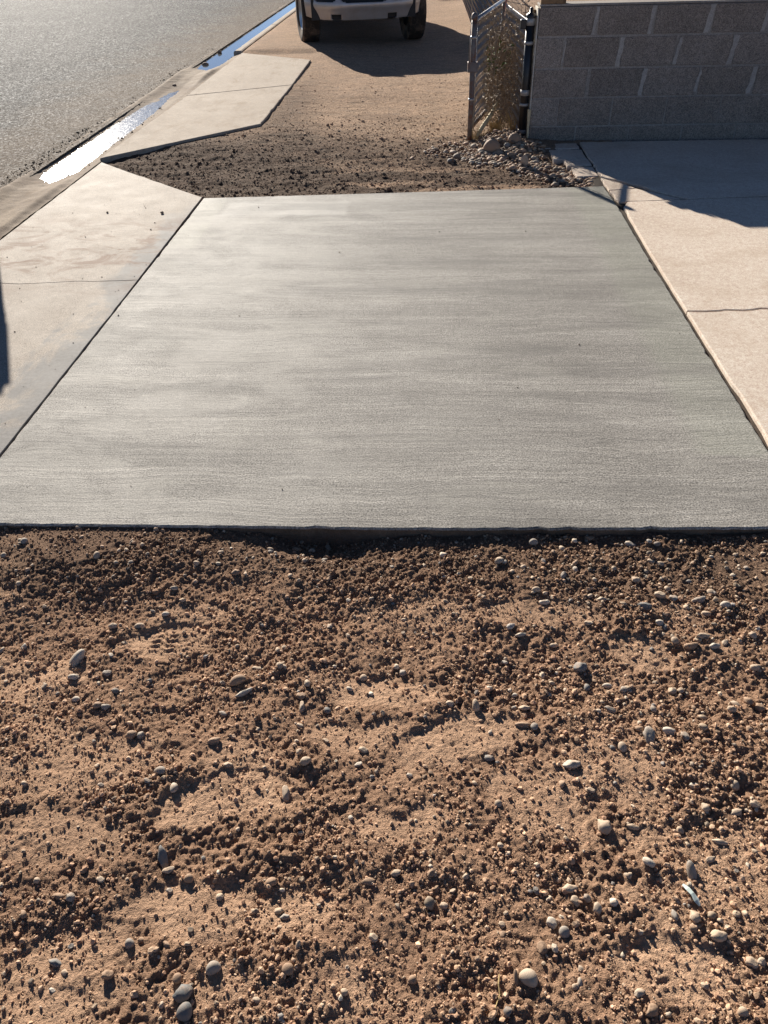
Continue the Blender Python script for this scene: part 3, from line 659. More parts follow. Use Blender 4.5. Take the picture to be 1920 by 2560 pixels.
# px, py, half-width px, half-height px, image angle, kind, own label
T, Wt, G_, S_, B_ = 'tan', 'white', 'grey', 'slate', 'brown'
ST = [(184, 1648, 12, 20, -25, Wt, 'largest egg shaped pale stone beside a flat white chip'), (180, 1687, 14, 8, 5, Wt), (281, 1563, 9, 10, 0, T), (347, 1563, 12, 7, 5, T), (246, 1402, 9, 9, 0, T), (66, 1368, 10, 8, 0, G_), (699, 1660, 12, 11, 0, T), (642, 1664, 16, 7, 5, T),
      (593, 1703, 19, 11, 25, B_, 'elongated brown stone beside a white flake'), (604, 1730, 20, 7, 28, Wt, 'long flat white flake of stone'), (767, 1706, 9, 11, 0, T), (751, 1736, 13, 11, 15, B_), (753, 1761, 7, 12, 0, T), (266, 1768, 14, 8, -5, G_), (245, 1764, 10, 9, 0, B_), (186, 1745, 10, 6, 0, Wt), (415, 1535, 8, 6, 0, Wt),
      (872, 1712, 10, 6, -20, Wt), (907, 1686, 9, 8, 0, T), (816, 1768, 11, 9, -20, S_), (709, 1613, 9, 6, 0, T), (498, 1393, 9, 9, 0, B_), (589, 1436, 9, 10, 0, B_), (265, 1680, 12, 9, 20, G_), (1572, 1366, 14, 10, 5, Wt, 'smooth white pebble close under the slab edge'), (1248, 1407, 9, 10, 0, T), (1332, 1364, 10, 7, 0, G_), (1403, 1376, 8, 10, 0, T), (1472, 1350, 12, 9, 10, B_),
      (1626, 1406, 10, 9, 0, T), (1650, 1412, 13, 6, -10, T), (1587, 1455, 12, 9, 0, T), (1647, 1493, 14, 12, 0, T), (1682, 1499, 11, 11, 0, G_), (1751, 1499, 17, 10, 5, G_), (1776, 1480, 13, 8, 0, T), (1610, 1521, 15, 11, -10, S_), (1812, 1518, 12, 8, -10, Wt), (1764, 1534, 14, 8, 0, T), (1649, 1557, 9, 9, 0, Wt),
      (1503, 1499, 10, 8, 0, T), (1359, 1504, 14, 7, 0, Wt), (1339, 1480, 10, 6, 0, T), (1471, 1557, 12, 7, 0, T), (1384, 1605, 12, 7, 0, T), (1301, 1586, 11, 6, 15, Wt), (1451, 1664, 13, 15, 20, S_, 'round dark slate stone standing on its edge'), (1687, 1600, 13, 9, 10, T), (1730, 1616, 20, 9, 0, B_), (1756, 1595, 14, 8, 0, T), (1783, 1618, 11, 9, 0, Wt), (1889, 1671, 14, 9, -5, T),
      (1520, 1708, 12, 6, -10, Wt), (1682, 1720, 9, 11, 20, T), (1560, 1721, 8, 9, 0, G_), (1633, 1771, 9, 10, 0, G_), (1525, 1769, 15, 9, -20, G_), (1828, 1775, 13, 9, 0, T), (1871, 1752, 11, 14, 20, B_), (1900, 1767, 12, 12, 0, B_), (1190, 1764, 8, 12, 15, T), (1311, 1764, 11, 7, 0, T), (1125, 1756, 9, 9, 0, T), (1275, 1717, 6, 6, 0, Wt), (1288, 1729, 6, 6, 0, Wt), (1223, 1713, 9, 6, 0, Wt), (1006, 1674, 9, 8, 0, G_),
      (405, 2147, 12, 31, 25, S_, 'long pointed slate stone propped up on the dirt'), (418, 2173, 17, 8, 20, T), (457, 2482, 18, 20, 0, S_, 'round slate stone with a dusty shoulder'), (457, 2536, 17, 18, -10, S_, 'blue grey slate stone with a flat top'), (441, 2443, 14, 11, 0, B_), (532, 2424, 17, 13, 30, G_), (713, 1981, 11, 17, 10, T, 'upright oval tan pebble at the edge of a smooth print'), (175, 2244, 12, 12, 0, G_), (145, 2241, 14, 9, 0, B_), (677, 2204, 16, 12, 30, B_),
      (399, 1930, 14, 9, 0, G_), (535, 1853, 14, 9, 15, B_), (764, 1905, 11, 11, 0, T), (570, 1911, 9, 7, 0, T), (748, 1810, 9, 7, 0, T), (907, 1871, 12, 10, -10, T), (329, 1836, 11, 11, 0, B_), (351, 1836, 9, 9, 0, G_), (694, 2272, 12, 7, 10, T), (710, 2289, 10, 8, 0, G_), (719, 2425, 18, 12, -10, B_), (932, 2344, 12, 13, 0, T), (266, 2437, 15, 14, 30, B_), (920, 2199, 14, 10, 0, B_), (420, 2221, 8, 9, 0, G_), (321, 2358, 10, 10, 30, G_), (469, 2196, 11, 9, 0, B_), (547, 2237, 10, 9, 0, T), (746, 2367, 8, 11, 0, T),
      (1621, 1840, 15, 22, -15, G_, 'tall grey pebble between two pale stones'), (1673, 1826, 15, 11, 0, Wt), (1712, 1840, 11, 14, 10, G_), (1556, 1865, 15, 12, 15, T), (1429, 1907, 17, 12, 10, Wt, 'rounded cream stone at the tip of a smooth ridge'), (1475, 1970, 13, 9, 0, T), (1510, 2059, 19, 18, 0, T, 'big pitted tan stone sitting high on the crumbs'), (1582, 2059, 13, 9, -20, T), (1889, 2005, 15, 13, 0, T), (1838, 1959, 14, 11, 0, T), (1735, 1961, 12, 8, 0, Wt), (1222, 1887, 13, 8, -10, S_, 'bluish flat slate pebble on smooth dirt'), (1307, 1807, 17, 8, 0, B_), (1336, 1813, 11, 9, -30, G_),
      (1764, 2015, 11, 10, 0, T), (1802, 2098, 15, 8, -10, T), (1620, 2154, 18, 11, -25, Wt, 'pale split stone pointing at a grey one'), (1730, 2176, 15, 22, 10, G_, 'speckled grey stone above a pale plastic scrap'), (1573, 2182, 12, 10, 0, T), (1423, 2215, 16, 13, 0, T), (1439, 2248, 12, 14, 15, T), (1468, 2242, 11, 12, 0, G_), (1494, 2272, 9, 13, -5, T), (1533, 2254, 11, 9, 0, Wt), (1380, 2302, 13, 15, 15, Wt), (1411, 2325, 17, 12, -5, G_), (1356, 2367, 11, 15, 5, B_),
      (1318, 2449, 21, 17, -25, T, 'large blocky tan grey stone beside a dry root'), (1289, 2445, 7, 15, 0, B_), (1451, 2451, 8, 10, 0, Wt), (1738, 2286, 14, 15, -15, T), (1733, 2317, 11, 10, 0, B_), (1796, 2334, 17, 16, 0, T), (1883, 2399, 17, 17, 0, T), (1245, 2005, 11, 8, 0, T), (1255, 2306, 9, 9, 0, T), (1270, 2530, 11, 12, -20, S_), (1010, 1545, 6, 5, 0, T), (1380, 1700, 9, 7, 0, T), (1250, 2110, 9, 8, 0, T), (1110, 2260, 9, 8, 0, T), (860, 2480, 10, 9, 0, T), (640, 2500, 10, 8, 0, T), (1030, 2450, 10, 9, 0, B_), (1600, 2480, 11, 9, 0, T), (1860, 2530, 12, 10, 0, T), (90, 2200, 9, 8, 0, T), (60, 1960, 9, 7, 0, T), (250, 1960, 8, 7, 0, G_), (990, 2180, 10, 8, 0, T)]
for t in ST:
    if len(t) > 6:
        c = P(t[0], t[1], ZD); LANDMARK.append((c[0], c[1], t[6].split(' beside ')[0].split(' at the ')[0].split(' lying ')[0].split(' sitting ')[0].split(' close ')[0].split(' between ')[0].split(' standing ')[0].split(' propped ')[0].split(' on smooth')[0].split(' above ')[0].split(' pointing ')[0].split(' with ')[0]))
for px, py, nm in [(1730, 2234, 'greenish plastic scrap'), (1246, 2483, 'thin dry root')]:
    c = P(px, py, ZD); LANDMARK.append((c[0], c[1], nm))
for t in ST:
    px, py, hw, hh, an, kd = t[:6]; c = P(px, py, ZD + .008); s = pxscale(c); zz = float(dirt_h(np.array([c[0]]), np.array([c[1]]))[0])
    w = hw * 1.2 / s; dep = math.asin((CAM_H - zz) / math.dist(c, (0, 0, CAM_H))); d = hh * 1.2 / s       # image height mixes depth and thickness
    up = d > w * 1.35
    sx, sy = w, d * (1.0 if not up else 1.15); sz = min(w, d) * random.uniform(1.05, 1.35)
    # photo angle of the long axis is laid on the ground
    stone(c[0], c[1], zz + sz * .66 * .24, sx, sy, sz, math.radians(an), kd, t[6] if len(t) > 6 else None, tilt=(random.uniform(-.2, .2) + (.5 if up else 0), random.uniform(-.2, .2)))
rs = random.Random(77); placed = len(ST)
while placed < 272:
    x = rs.uniform(-1.35, 1.35); y = rs.uniform(.5, 1.76)
    if abs(x) > .68 + .5 * (y - .4): continue
    if rs.random() > .35 + .65 * float(grav_d(np.array([x]), np.array([y]))[0]): continue
    rr = rs.uniform(.0055, .0095); zz = float(dirt_h(np.array([x]), np.array([y]))[0])
    kd = rs.choice(['tan'] * 5 + ['grey'] * 2 + ['white'] * 2 + ['brown'] * 3 + ['slate'])
    stone(x, y, zz + rr * .18, rr * rs.uniform(1, 1.5), rr, rr * rs.uniform(.9, 1.3), rs.uniform(0, 6.28), kd, tilt=(rs.uniform(-.3, .3), rs.uniform(-.3, .3))); placed += 1
# rocks at the gate foot
for (px, py, hw, hh, kd, lb) in [(1228, 342, 22, 19, B_, 'rounded dark boulder among pebbles, left behind the broken disc'), (1260, 362, 16, 11, B_, 'flat topped grey rock at the foot of the gate'), (1285, 336, 17, 14, B_, 'dark rock beside the black fence post'), (1312, 372, 13, 20, T, 'wedge shaped rock leaning under the wall corner'), (1205, 348, 15, 10, T, 'tan rock beside the leaning gate upright')]:
    c = P(px, py + hh * .7, .05); s = pxscale(c); zz = float(verge_h(np.array([c[0]]), np.array([c[1]]))[0]); w = hw / s; h_ = hh / s
    stone(c[0], c[1], zz + h_ * .45, w, w * .8, h_ * 1.25, random.uniform(-.4, .4), kd, lb, 'rocks at the gate foot')
# clods on the apron
for (px, py, rr, lb) in [(405, 534, .014, 'lone dark clod of earth on the worn apron'), (548, 127, .033, 'dark square stone standing in the gutter water'), (512, 156, .035, 'rusty brown clod at the end of the gutter water'), (435, 209, .03, 'dark clod of mud lying in the dry gutter')]:
    c = P(px, py, 0); zz = 0 if px == 405 else float(gutter_z(c[0])); stone(c[0], c[1], zz + rr * .5, rr * 1.1, rr, rr * (1.5 if px == 548 else 1), .3, 'brown', lb, 'dark clods near the gutter')

# plastic scrap and dry root
def scrap():
    c = P(1730, 2234, ZD + .01); zz = float(dirt_h(np.array([c[0]]), np.array([c[1]]))[0]); bm = bmesh.new(); s = pxscale(c)
    L = 46 / s; pr = [(-.5, .25, .004), (-.28, .6, .007), (0, .42, .010), (.25, .5, .008), (.5, .3, .004)]; top = []; bot = []
    for t_, w_, z_ in pr:
        w = w_ * .010
        top.append([bm.verts.new((sx * w, t_ * L * 1.3, z_ + (.003 if sx == 0 else 0) + dz)) for sx in (-1, 0, 1) for dz in (0,)])
    for a_, b_ in zip(top[:-1], top[1:]):
        for k_ in range(2): bm.faces.new((a_[k_], a_[k_ + 1], b_[k_ + 1], b_[k_]))
    o = obj_bm('plastic_scrap', bm, M_scrap); md = o.modifiers.new('thick', 'SOLIDIFY'); md.thickness = .0012
    o.location = (c[0], c[1], zz + .002); o.rotation_euler = (0, .1, math.radians(28))
    tag(o, 'torn pale greenish plastic scrap lying on the dirt', 'scrap')
scrap()
def root():
    bm = bmesh.new(); p = []
    for px, py in [(1249, 2435), (1246, 2460), (1250, 2485), (1243, 2505), (1237, 2525)]:
        c = P(px, py, ZD + .01); zz = float(dirt_h(np.array([c[0]]), np.array([c[1]]))[0]); p.append((c[0], c[1], zz + .007))
    tube(bm, p, [.0013, .0012, .0011, .001, .0006], 6); o = obj_bm('dry_root', bm, M_straw); tag(o, 'thin dry root lying on the dirt by a blocky stone', 'root')
root()

# ------------------------------------------------------------------ block wall
WY = 6.68
wall = empty('block_wall', (0, 0, 0)); tag(wall, 'grey concrete block wall with smeared mortar joints', 'wall')
bm = bmesh.new(); box(bm, .806, 9.0, WY + .004, WY + .196, -.15, .892); mort = obj_bm('mortar', bm, M_mortar, wall)
rb = random.Random(5)
def block(x0, x1, z0, z1, mi, skew=0.0):
    bm = bmesh.new(); vs = box(bm, x0, x1, WY, WY + .2, z0, z1)
    for v in vs:
        if v.co.z > z0 + .01: v.co.x += skew * (1 if v.co.x > (x0 + x1) / 2 else .4)
    bmesh.ops.bevel(bm, geom=bm.edges[:], offset=.004, segments=1, affect='EDGES')
    obj_bm('block', bm, M_blocks[mi], wall)
courses = [(-.12, .098, 1.16, (.008, .014)), (.106, .298, 1.005, (.008, .014)), (.306, .495, 1.211, (.008, .03)), (.507, .700, 1.003, (.012, .035)), (.712, .893, 1.213, (.02, .045))]
for ci, (z0, z1, xj, (ja, jb)) in enumerate(courses):
    x = .80; nxt = xj
    while x < 8.9:
        jw = rb.uniform(ja, jb); sl = rb.uniform(0, 1) * (jw - .008) if ci >= 2 else 0
        block(x, nxt - jw / 2, z0 + rb.uniform(0, .003), z1 - rb.uniform(0, .003), rb.choice([0, 0, 0, 1, 2]) if not (abs(x - .8) < .01 and ci in (1, 3)) else 3, sl * .5)
        x = nxt + jw / 2; nxt += .412
# mortar smears pressed over the face
for (x0, z0, w, h_) in [(1.213, .80, .026, .17), (1.615, .80, .034, .175), (2.03, .80, .042, .175), (2.43, .80, .036, .175), (1.42, .60, .038, .19), (1.84, .60, .030, .17), (2.24, .60, .044, .185), (1.62, .40, .036, .18), (2.03, .40, .026, .14), (2.43, .40, .048, .18), (1.005, .60, .012, .15)]:
    bm = bmesh.new(); n = 7; L = []; Rr = []
    for k_ in range(n):
        z = z0 - h_ / 2 + h_ * k_ / (n - 1); sh = (k_ / (n - 1) - .5) * .02
        L.append((x0 - w / 2 * rb.uniform(.5, 1.1) + sh, z)); Rr.append((x0 + w / 2 * rb.uniform(.5, 1.1) + sh, z))
    f = [bm.verts.new((a_, WY - .003, z)) for a_, z in L]; g_ = [bm.verts.new((a_, WY - .003, z)) for a_, z in Rr]
    fb = [bm.verts.new((a_, WY + .01, z)) for a_, z in L]; gb = [bm.verts.new((a_, WY + .01, z)) for a_, z in Rr]
    for k_ in range(n - 1):
        bm.faces.new((f[k_], g_[k_], g_[k_ + 1], f[k_ + 1])); bm.faces.new((g_[k_], gb[k_], gb[k_ + 1], g_[k_ + 1])); bm.faces.new((fb[k_], f[k_], f[k_ + 1], fb[k_ + 1]))
    bm.faces.new((f[-1], g_[-1], gb[-1], fb[-1])); obj_bm('mortar_smear', bm, M_smear, wall)
bm = bmesh.new(); box(bm, .801, 9.0, WY + .006, WY + .194, .895, .909); bmesh.ops.bevel(bm, geom=bm.edges[:], offset=.003, segments=1, affect='EDGES')
obj_bm('cap_screed', bm, M_mortar, wall)['label'] = 'pale mortar screed along the wall top'
bm = bmesh.new(); box(bm, .788, .7985, WY + .003, WY + .19, .0, .89); bmesh.ops.bevel(bm, geom=bm.edges[:], offset=.003, segments=1, affect='EDGES')
obj_bm('end_render', bm, concrete('whitewash', (.5, .46, .38), (.66, .62, .54), rough=.9, spec=.05, speck=.6, patch=6), wall)['label'] = 'flaking pale render on the wall end'
bm = bmesh.new(); box(bm, .805, .985, WY + .002, WY + .10, .9105, .952); bmesh.ops.bevel(bm, geom=bm.edges[:], offset=.003, segments=1, affect='EDGES')
o = obj_bm('wood_offcut', bm, M_wood); tag(o, 'short brown wood offcut lying on the wall end', 'offcut')

# weathered board standing against the wall end, and a pale split lath at its foot
bm = bmesh.new(); pr = [(0, 0), (.25, .002), (.5, -.002), (.75, .003), (1, 0)]
prev = None
for t_, dx in pr:
    z = -.03 + .90 * t_; rg4 = [bm.verts.new((.763 + dx, WY + .10, z)), bm.verts.new((.784 + dx * .5, WY + .10 + dx, z)), bm.verts.new((.784 + dx * .5, WY + .19, z)), bm.verts.new((.763 + dx, WY + .19, z))]
    if prev:
        for k_ in range(4): bm.faces.new((prev[k_], prev[(k_ + 1) % 4], rg4[(k_ + 1) % 4], rg4[k_]))
    else: bm.faces.new(rg4[::-1])
    prev = rg4
bm.faces.new(prev); o = obj_bm('weathered_board', bm, M_wood); tag(o, 'weathered brown board standing between black post and wall end', 'board')
bm = bmesh.new(); vs = box(bm, .768, .794, WY - .055, WY - .033, .03, .235)
for v in vs:
    if v.co.z < .07: v.co.x = .783 + (v.co.x - .785) * .3
bmesh.ops.bevel(bm, geom=bm.edges[:], offset=.002, segments=1, affect='EDGES')
o = obj_bm('split_lath', bm, M_palewood); tag(o, 'pale pointed lath propped at the wall corner', 'lath')

# ------------------------------------------------------------------ chain link gate and fence
def chainlink(bm, A, B, z0, z1, d=.029, r=.0019, sag=.0, n=3, dead=0):
    A = Vector(A); B = Vector(B); L = (B - A).length; u = (B - A) / L; nrm = Vector((-u.y, u.x, 0)); cols = int(L / d); rows = int((z1 - z0) / d)
    for i_ in range(cols):
        pts = []
        for k_ in range(rows + 1):
            s = (i_ + (k_ & 1)) * d; z = z0 + k_ * d; off = (.0025 if (i_ + k_) & 1 else -.0025) + sag * math.sin(s / L * math.pi) * math.sin((z - z0) / (z1 - z0) * math.pi)
            s += .004 * math.sin(z * 9 + i_ * .3)
            p = A + u * min(s, L) + nrm * off; pts.append((p.x, p.y, z))
        tube(bm, pts, r, n, False)
def gatez(x, y): return float(verge_h(np.array([x]), np.array([y]))[0])
PA = Vector((.338, 6.807, 0)); PC = Vector((.655, 8.15, 0)); PB = Vector((.742, 6.80, 0))
gate = empty('chain_link_gate', PA[:]); tag(gate, 'rusty chain link gate leaf standing open beside the block wall', 'gate')
def gobj(name, bm, mat, smooth=True, par=None):
    bmesh.ops.translate(bm, verts=bm.verts, vec=-PA); return obj_bm(name, bm, mat, par or gate, smooth)
bm = bmesh.new(); z0 = gatez(PA.x, PA.y) - .04
tube(bm, [PA + Vector((0, 0, z)) for z in (z0, .3, .6, .82)], .0205, 14); up = gobj('upright', bm, M_rust)
bm = bmesh.new(); lathe(bm, [(.0, .860), (.012, .857), (.021, .846), (.024, .832), (.024, .818), (.021, .812)][::-1], 14, 'z', Matrix.Translation(PA)); gobj('post_cap', bm, M_rust)
bm = bmesh.new(); tube(bm, [PA + Vector((.01, .03, .805)), PC + Vector((0, 0, .825))], .0165, 12); gobj('top_rail', bm, M_galv)
bm = bmesh.new(); tube(bm, [PC + Vector((0, 0, z)) for z in (-.05, .84)], .013, 12); gobj('hinge_upright', bm, M_rust)
bm = bmesh.new(); tube(bm, [PA + Vector((.02, .07, .07)), PC + Vector((0, 0, .07))], .0145, 10); gobj('bottom_rail', bm, M_rust)
bm = bmesh.new(); chainlink(bm, PA + Vector((.012, .03, 0)), PC, .06, .80, .033, .0032, .03); gobj('wire_mesh', bm, M_wire, False)
# latch: forked box clamp and thin rod
bm = bmesh.new(); MT = Matrix.Translation(PA + Vector((0, 0, .505)))
box(bm, -.038, .038, -.032, -.024, -.035, .035, MT); box(bm, -.038, -.030, -.024, .03, -.035, .035, MT); box(bm, .030, .038, -.024, .03, -.035, .035, MT)
bmesh.ops.bevel(bm, geom=bm.edges[:], offset=.003, segments=1, affect='EDGES'); gobj('latch', bm, M_rust, False)
bm = bmesh.new(); tube(bm, [PA + Vector((-.030, -.012, .53)), PA + Vector((-.027, -.01, .70)), PA + Vector((-.022, -.008, .80))], .0035, 6); gobj('latch_rod', bm, M_galv)
for zz in (.28, .70):
    bm = bmesh.new(); tube(bm, [PA + Vector((0, 0, zz - .009)), PA + Vector((0, 0, zz + .009))], .0235, 14); gobj('band', bm, M_galv)
bm = bmesh.new(); tube(bm, [PA + Vector((.028, .02, .05)), PA + Vector((.028, .02, .79))], .004, 6); gobj('tension_bar', bm, M_galv)

PB2 = Vector((.748, 6.735, 0))
post = empty('fence_post', PB2[:]); tag(post, 'thick black painted fence post with pale metal bands by the wall', 'post')
def pobj(name, bm, mat, smooth=True):
    bmesh.ops.translate(bm, verts=bm.verts, vec=-PB2); return obj_bm(name, bm, mat, post, smooth)
bm = bmesh.new(); tube(bm, [PB2 + Vector((0, 0, z)) for z in (-.05, .4, .82)], .033, 18); pobj('post_tube', bm, M_black)
for zz, hh, mt in ((.800, .045, M_tape), (.665, .022, M_tape), (.335, .040, M_tape), (.252, .018, M_tape), (.06, .03, M_rust)):
    bm = bmesh.new(); tube(bm, [PB2 + Vector((0, 0, zz - hh / 2)), PB2 + Vector((0, 0, zz + hh / 2))], .0355, 18); pobj('metal_band', bm, mt)
bm = bmesh.new(); lathe(bm, [(.037, .825), (.038, .840), (.030, .850), (.014, .856), (.013, .885), (.0, .893)], 16, 'z', Matrix.Translation(PB2)); pobj('post_cap', bm, M_black)
bm = bmesh.new(); MT = Matrix.Translation(PB2 + Vector((-.05, 0, .785))); box(bm, -.025, .02, -.02, .02, -.03, .03, MT); bmesh.ops.bevel(bm, geom=bm.edges[:], offset=.004, segments=1, affect='EDGES'); pobj('hinge_clamp', bm, M_black, False)

wingp = empty('chain_link_wing', PC[:]); tag(wingp, 'short chain link panel between black post and gate hinge', 'fence')
bm = bmesh.new(); chainlink(bm, PB2 + Vector((-.02, .03, 0)), PC + Vector((.02, -.02, 0)), .04, .80, .033, .0032, -.02); bmesh.ops.translate(bm, verts=bm.verts, vec=-PC); obj_bm('wire_mesh', bm, M_wire, wingp)
bm = bmesh.new(); tube(bm, [PB2 + Vector((0, .03, .795)), PC + Vector((.02, -.02, .80))], .0025, 6); bmesh.ops.translate(bm, verts=bm.verts, vec=-PC); obj_bm('tension_wire', bm, M_galv, wingp)

fence = empty('chain_link_fence', (.64, 7.9, 0)); tag(fence, 'long chain link fence running back behind the gate along the yard', 'fence')
fo = Vector((.64, 7.9, 0))
for q in range(5):
    y0 = 8.3 + q * 3.0; bm = bmesh.new(); chainlink(bm, Vector((.66, y0, 0)), Vector((.66, y0 + 3.0, 0)), .03, 1.06, .038 if q else .034, .0022 + .0004 * q, 0, 3); bmesh.ops.translate(bm, verts=bm.verts, vec=-fo); obj_bm('wire_mesh', bm, M_wire, fence)
    bm = bmesh.new(); tube(bm, [Vector((.69, y0 + 2.9, z)) for z in (-.1, 1.12)], .026 + .008 * (q == 1), 12); bmesh.ops.translate(bm, verts=bm.verts, vec=-fo); obj_bm('post', bm, M_galv, fence, True)
bm = bmesh.new(); tube(bm, [Vector((.69, 7.95, 1.08)), Vector((.69, 23, 1.08))], .017, 10); bmesh.ops.translate(bm, verts=bm.verts, vec=-fo); obj_bm('top_rail', bm, M_galv, fence, True)

# dry vine tangled through the mesh
def vine():
    rv = random.Random(9); root_ = empty('dry_vine', (.66, 7.35, 0)); tag(root_, 'dry brown vine tangled in the chain link behind the gate', 'vine')
    o0 = Vector((.66, 7.35, 0)); st = bmesh.new(); lv = bmesh.new(); gv = bmesh.new()
    for s in range(640):
        if s < 420: p = Vector((rv.uniform(.50, .80), rv.uniform(7.0, 8.0), rv.uniform(0, .55))) - o0
        else: p = Vector((rv.uniform(.62, 1.0), rv.uniform(7.6, 9.2), rv.uniform(0, .5))) - o0
        y1 = p.y + o0.y
        d = Vector((rv.gauss(0, .5), rv.gauss(0, .6), 1.0)).normalized(); pts = [p.copy()]
        for k_ in range(rv.randint(4, 8)):
            d = (d + Vector((rv.gauss(0, .5), rv.gauss(0, .5), rv.gauss(-.02, .5)))).normalized(); p = p + d * rv.uniform(.04, .10)
            # stays behind the gate leaf on one side and the wing on the other
            ylo = max(6.807 + (p.x + o0.x - .338) * 3.71 if p.x + o0.x < .56 else 0, 6.86) - o0.y
            p.x = max(p.x, -.16); p.x = min(p.x, .12 if p.y < .1 else .4); p.z = min(max(p.z, .0), 1.0); p.y = min(max(p.y, -.45), 1.9); pts.append(p.copy())
        r0 = rv.uniform(.0014, .0042); tube(st, pts, [r0 * (1 - .6 * i_ / len(pts)) for i_ in range(len(pts))], 3, False)
        for p_ in pts[1:]:
            for q in range(1):
                c = p_ + Vector((rv.gauss(0, .025), rv.gauss(0, .025), rv.gauss(0, .025))); a_ = Vector((rv.gauss(0, 1), rv.gauss(0, 1), rv.gauss(0, 1))).normalized(); b_ = a_.orthogonal().normalized(); L = rv.uniform(.008, .022); w = L * rv.uniform(.3, .5)
                green = (c + o0 - Vector((.56, 7.2, .52))).length < .14 and rv.random() < .8
                b2 = gv if green else lv
                fcs = [b2.verts.new(c - a_ * L), b2.verts.new(c + b_ * w + a_.cross(b_) * w * .4), b2.verts.new(c + a_ * L), b2.verts.new(c - b_ * w)]; b2.faces.new(fcs)
    obj_bm('stem', st, M_twig, root_); lo = obj_bm('dry_leaves', lv, M_dryleaf, root_); lo['kind'] = 'stuff'; go = obj_bm('green_leaves', gv, M_green, root_); go['kind'] = 'stuff'
vine()
def tuft(name, x, y, n, h_, sp, seed, label, mat=M_straw, zz=None):
    rv = random.Random(seed); z0 = gatez(x, y) - .01 if zz is None else zz; bm = bmesh.new()
    for k_ in range(n):
        a_ = rv.uniform(0, 6.28); l = h_ * rv.uniform(.5, 1.1); rr = rv.uniform(0, sp * .4); bx = math.cos(a_) * rr; by = math.sin(a_) * rr; le = rv.uniform(.1, .9) * l; w = rv.uniform(.0012, .0026)
        pts = [(bx, by, 0), (bx + math.cos(a_) * le * .3, by + math.sin(a_) * le * .3, l * .55), (bx + math.cos(a_) * le, by + math.sin(a_) * le, l * rv.uniform(.7, 1))]
        tube(bm, pts, [w, w * .8, w * .25], 3, False)
    o = obj_bm(name, bm, mat); o.location = (x, y, z0); tag(o, label, 'grass', 'dry grass tufts'); return o
tuft('dry_grass_tuft', .565, 7.02, 110, .13, .12, 1, 'golden dry grass tuft behind the rocks under the gate')
tuft('dry_grass_tuft', .395, 6.80, 60, .10, .14, 2, 'low straw tuft around the foot of the gate upright')
tuft('dry_grass_tuft', .70, 7.0, 50, .20, .10, 3, 'tall straw tuft against the black post')
tuft('dry_grass_tuft', .30, 19.0, 260, .30, .45, 4, 'yellow dry grass clump far back along the fence')
tuft('dry_grass_tuft', .55, 8.3, 160, .22, .25, 5, 'straw tuft at the foot of the long fence')
# leaning broken stake
def stake():
    a_ = P(1193, 330, .06); b_ = P(1239, 285, .06); bm = bmesh.new(); A = Vector((a_[0], a_[1] + .05, gatez(a_[0], a_[1]) + .02)); B = Vector((b_[0] - .01, b_[1] - .25, .19))
    d = (B - A); pts = [A + d * t_ + Vector((0, 0, .006 * math.sin(t_ * 7))) for t_ in np.linspace(0, 1, 7)]; tube(bm, pts, [.012, .017, .018, .017, .018, .016, .009], 8)
    o = obj_bm('broken_stake', bm, M_palewood); tag(o, 'broken pale stick leaning behind the gate mesh', 'stick')
stake()
# pinkish flower pot far behind the rail, shards seen through the mesh
bm = bmesh.new(); lathe(bm, [(0, 0), (.13, 0), (.19, .34), (.21, .34), (.21, .40), (.18, .40), (.17, .30)], 24); o = obj_bm('clay_pot', bm, simple('pink_clay', (.42, .20, .16), .8, 0, .2, 12)); o.location = (1.10, 15.2, -.02)
tag(o, 'pinkish clay pot in the yard behind the fence', 'pot')

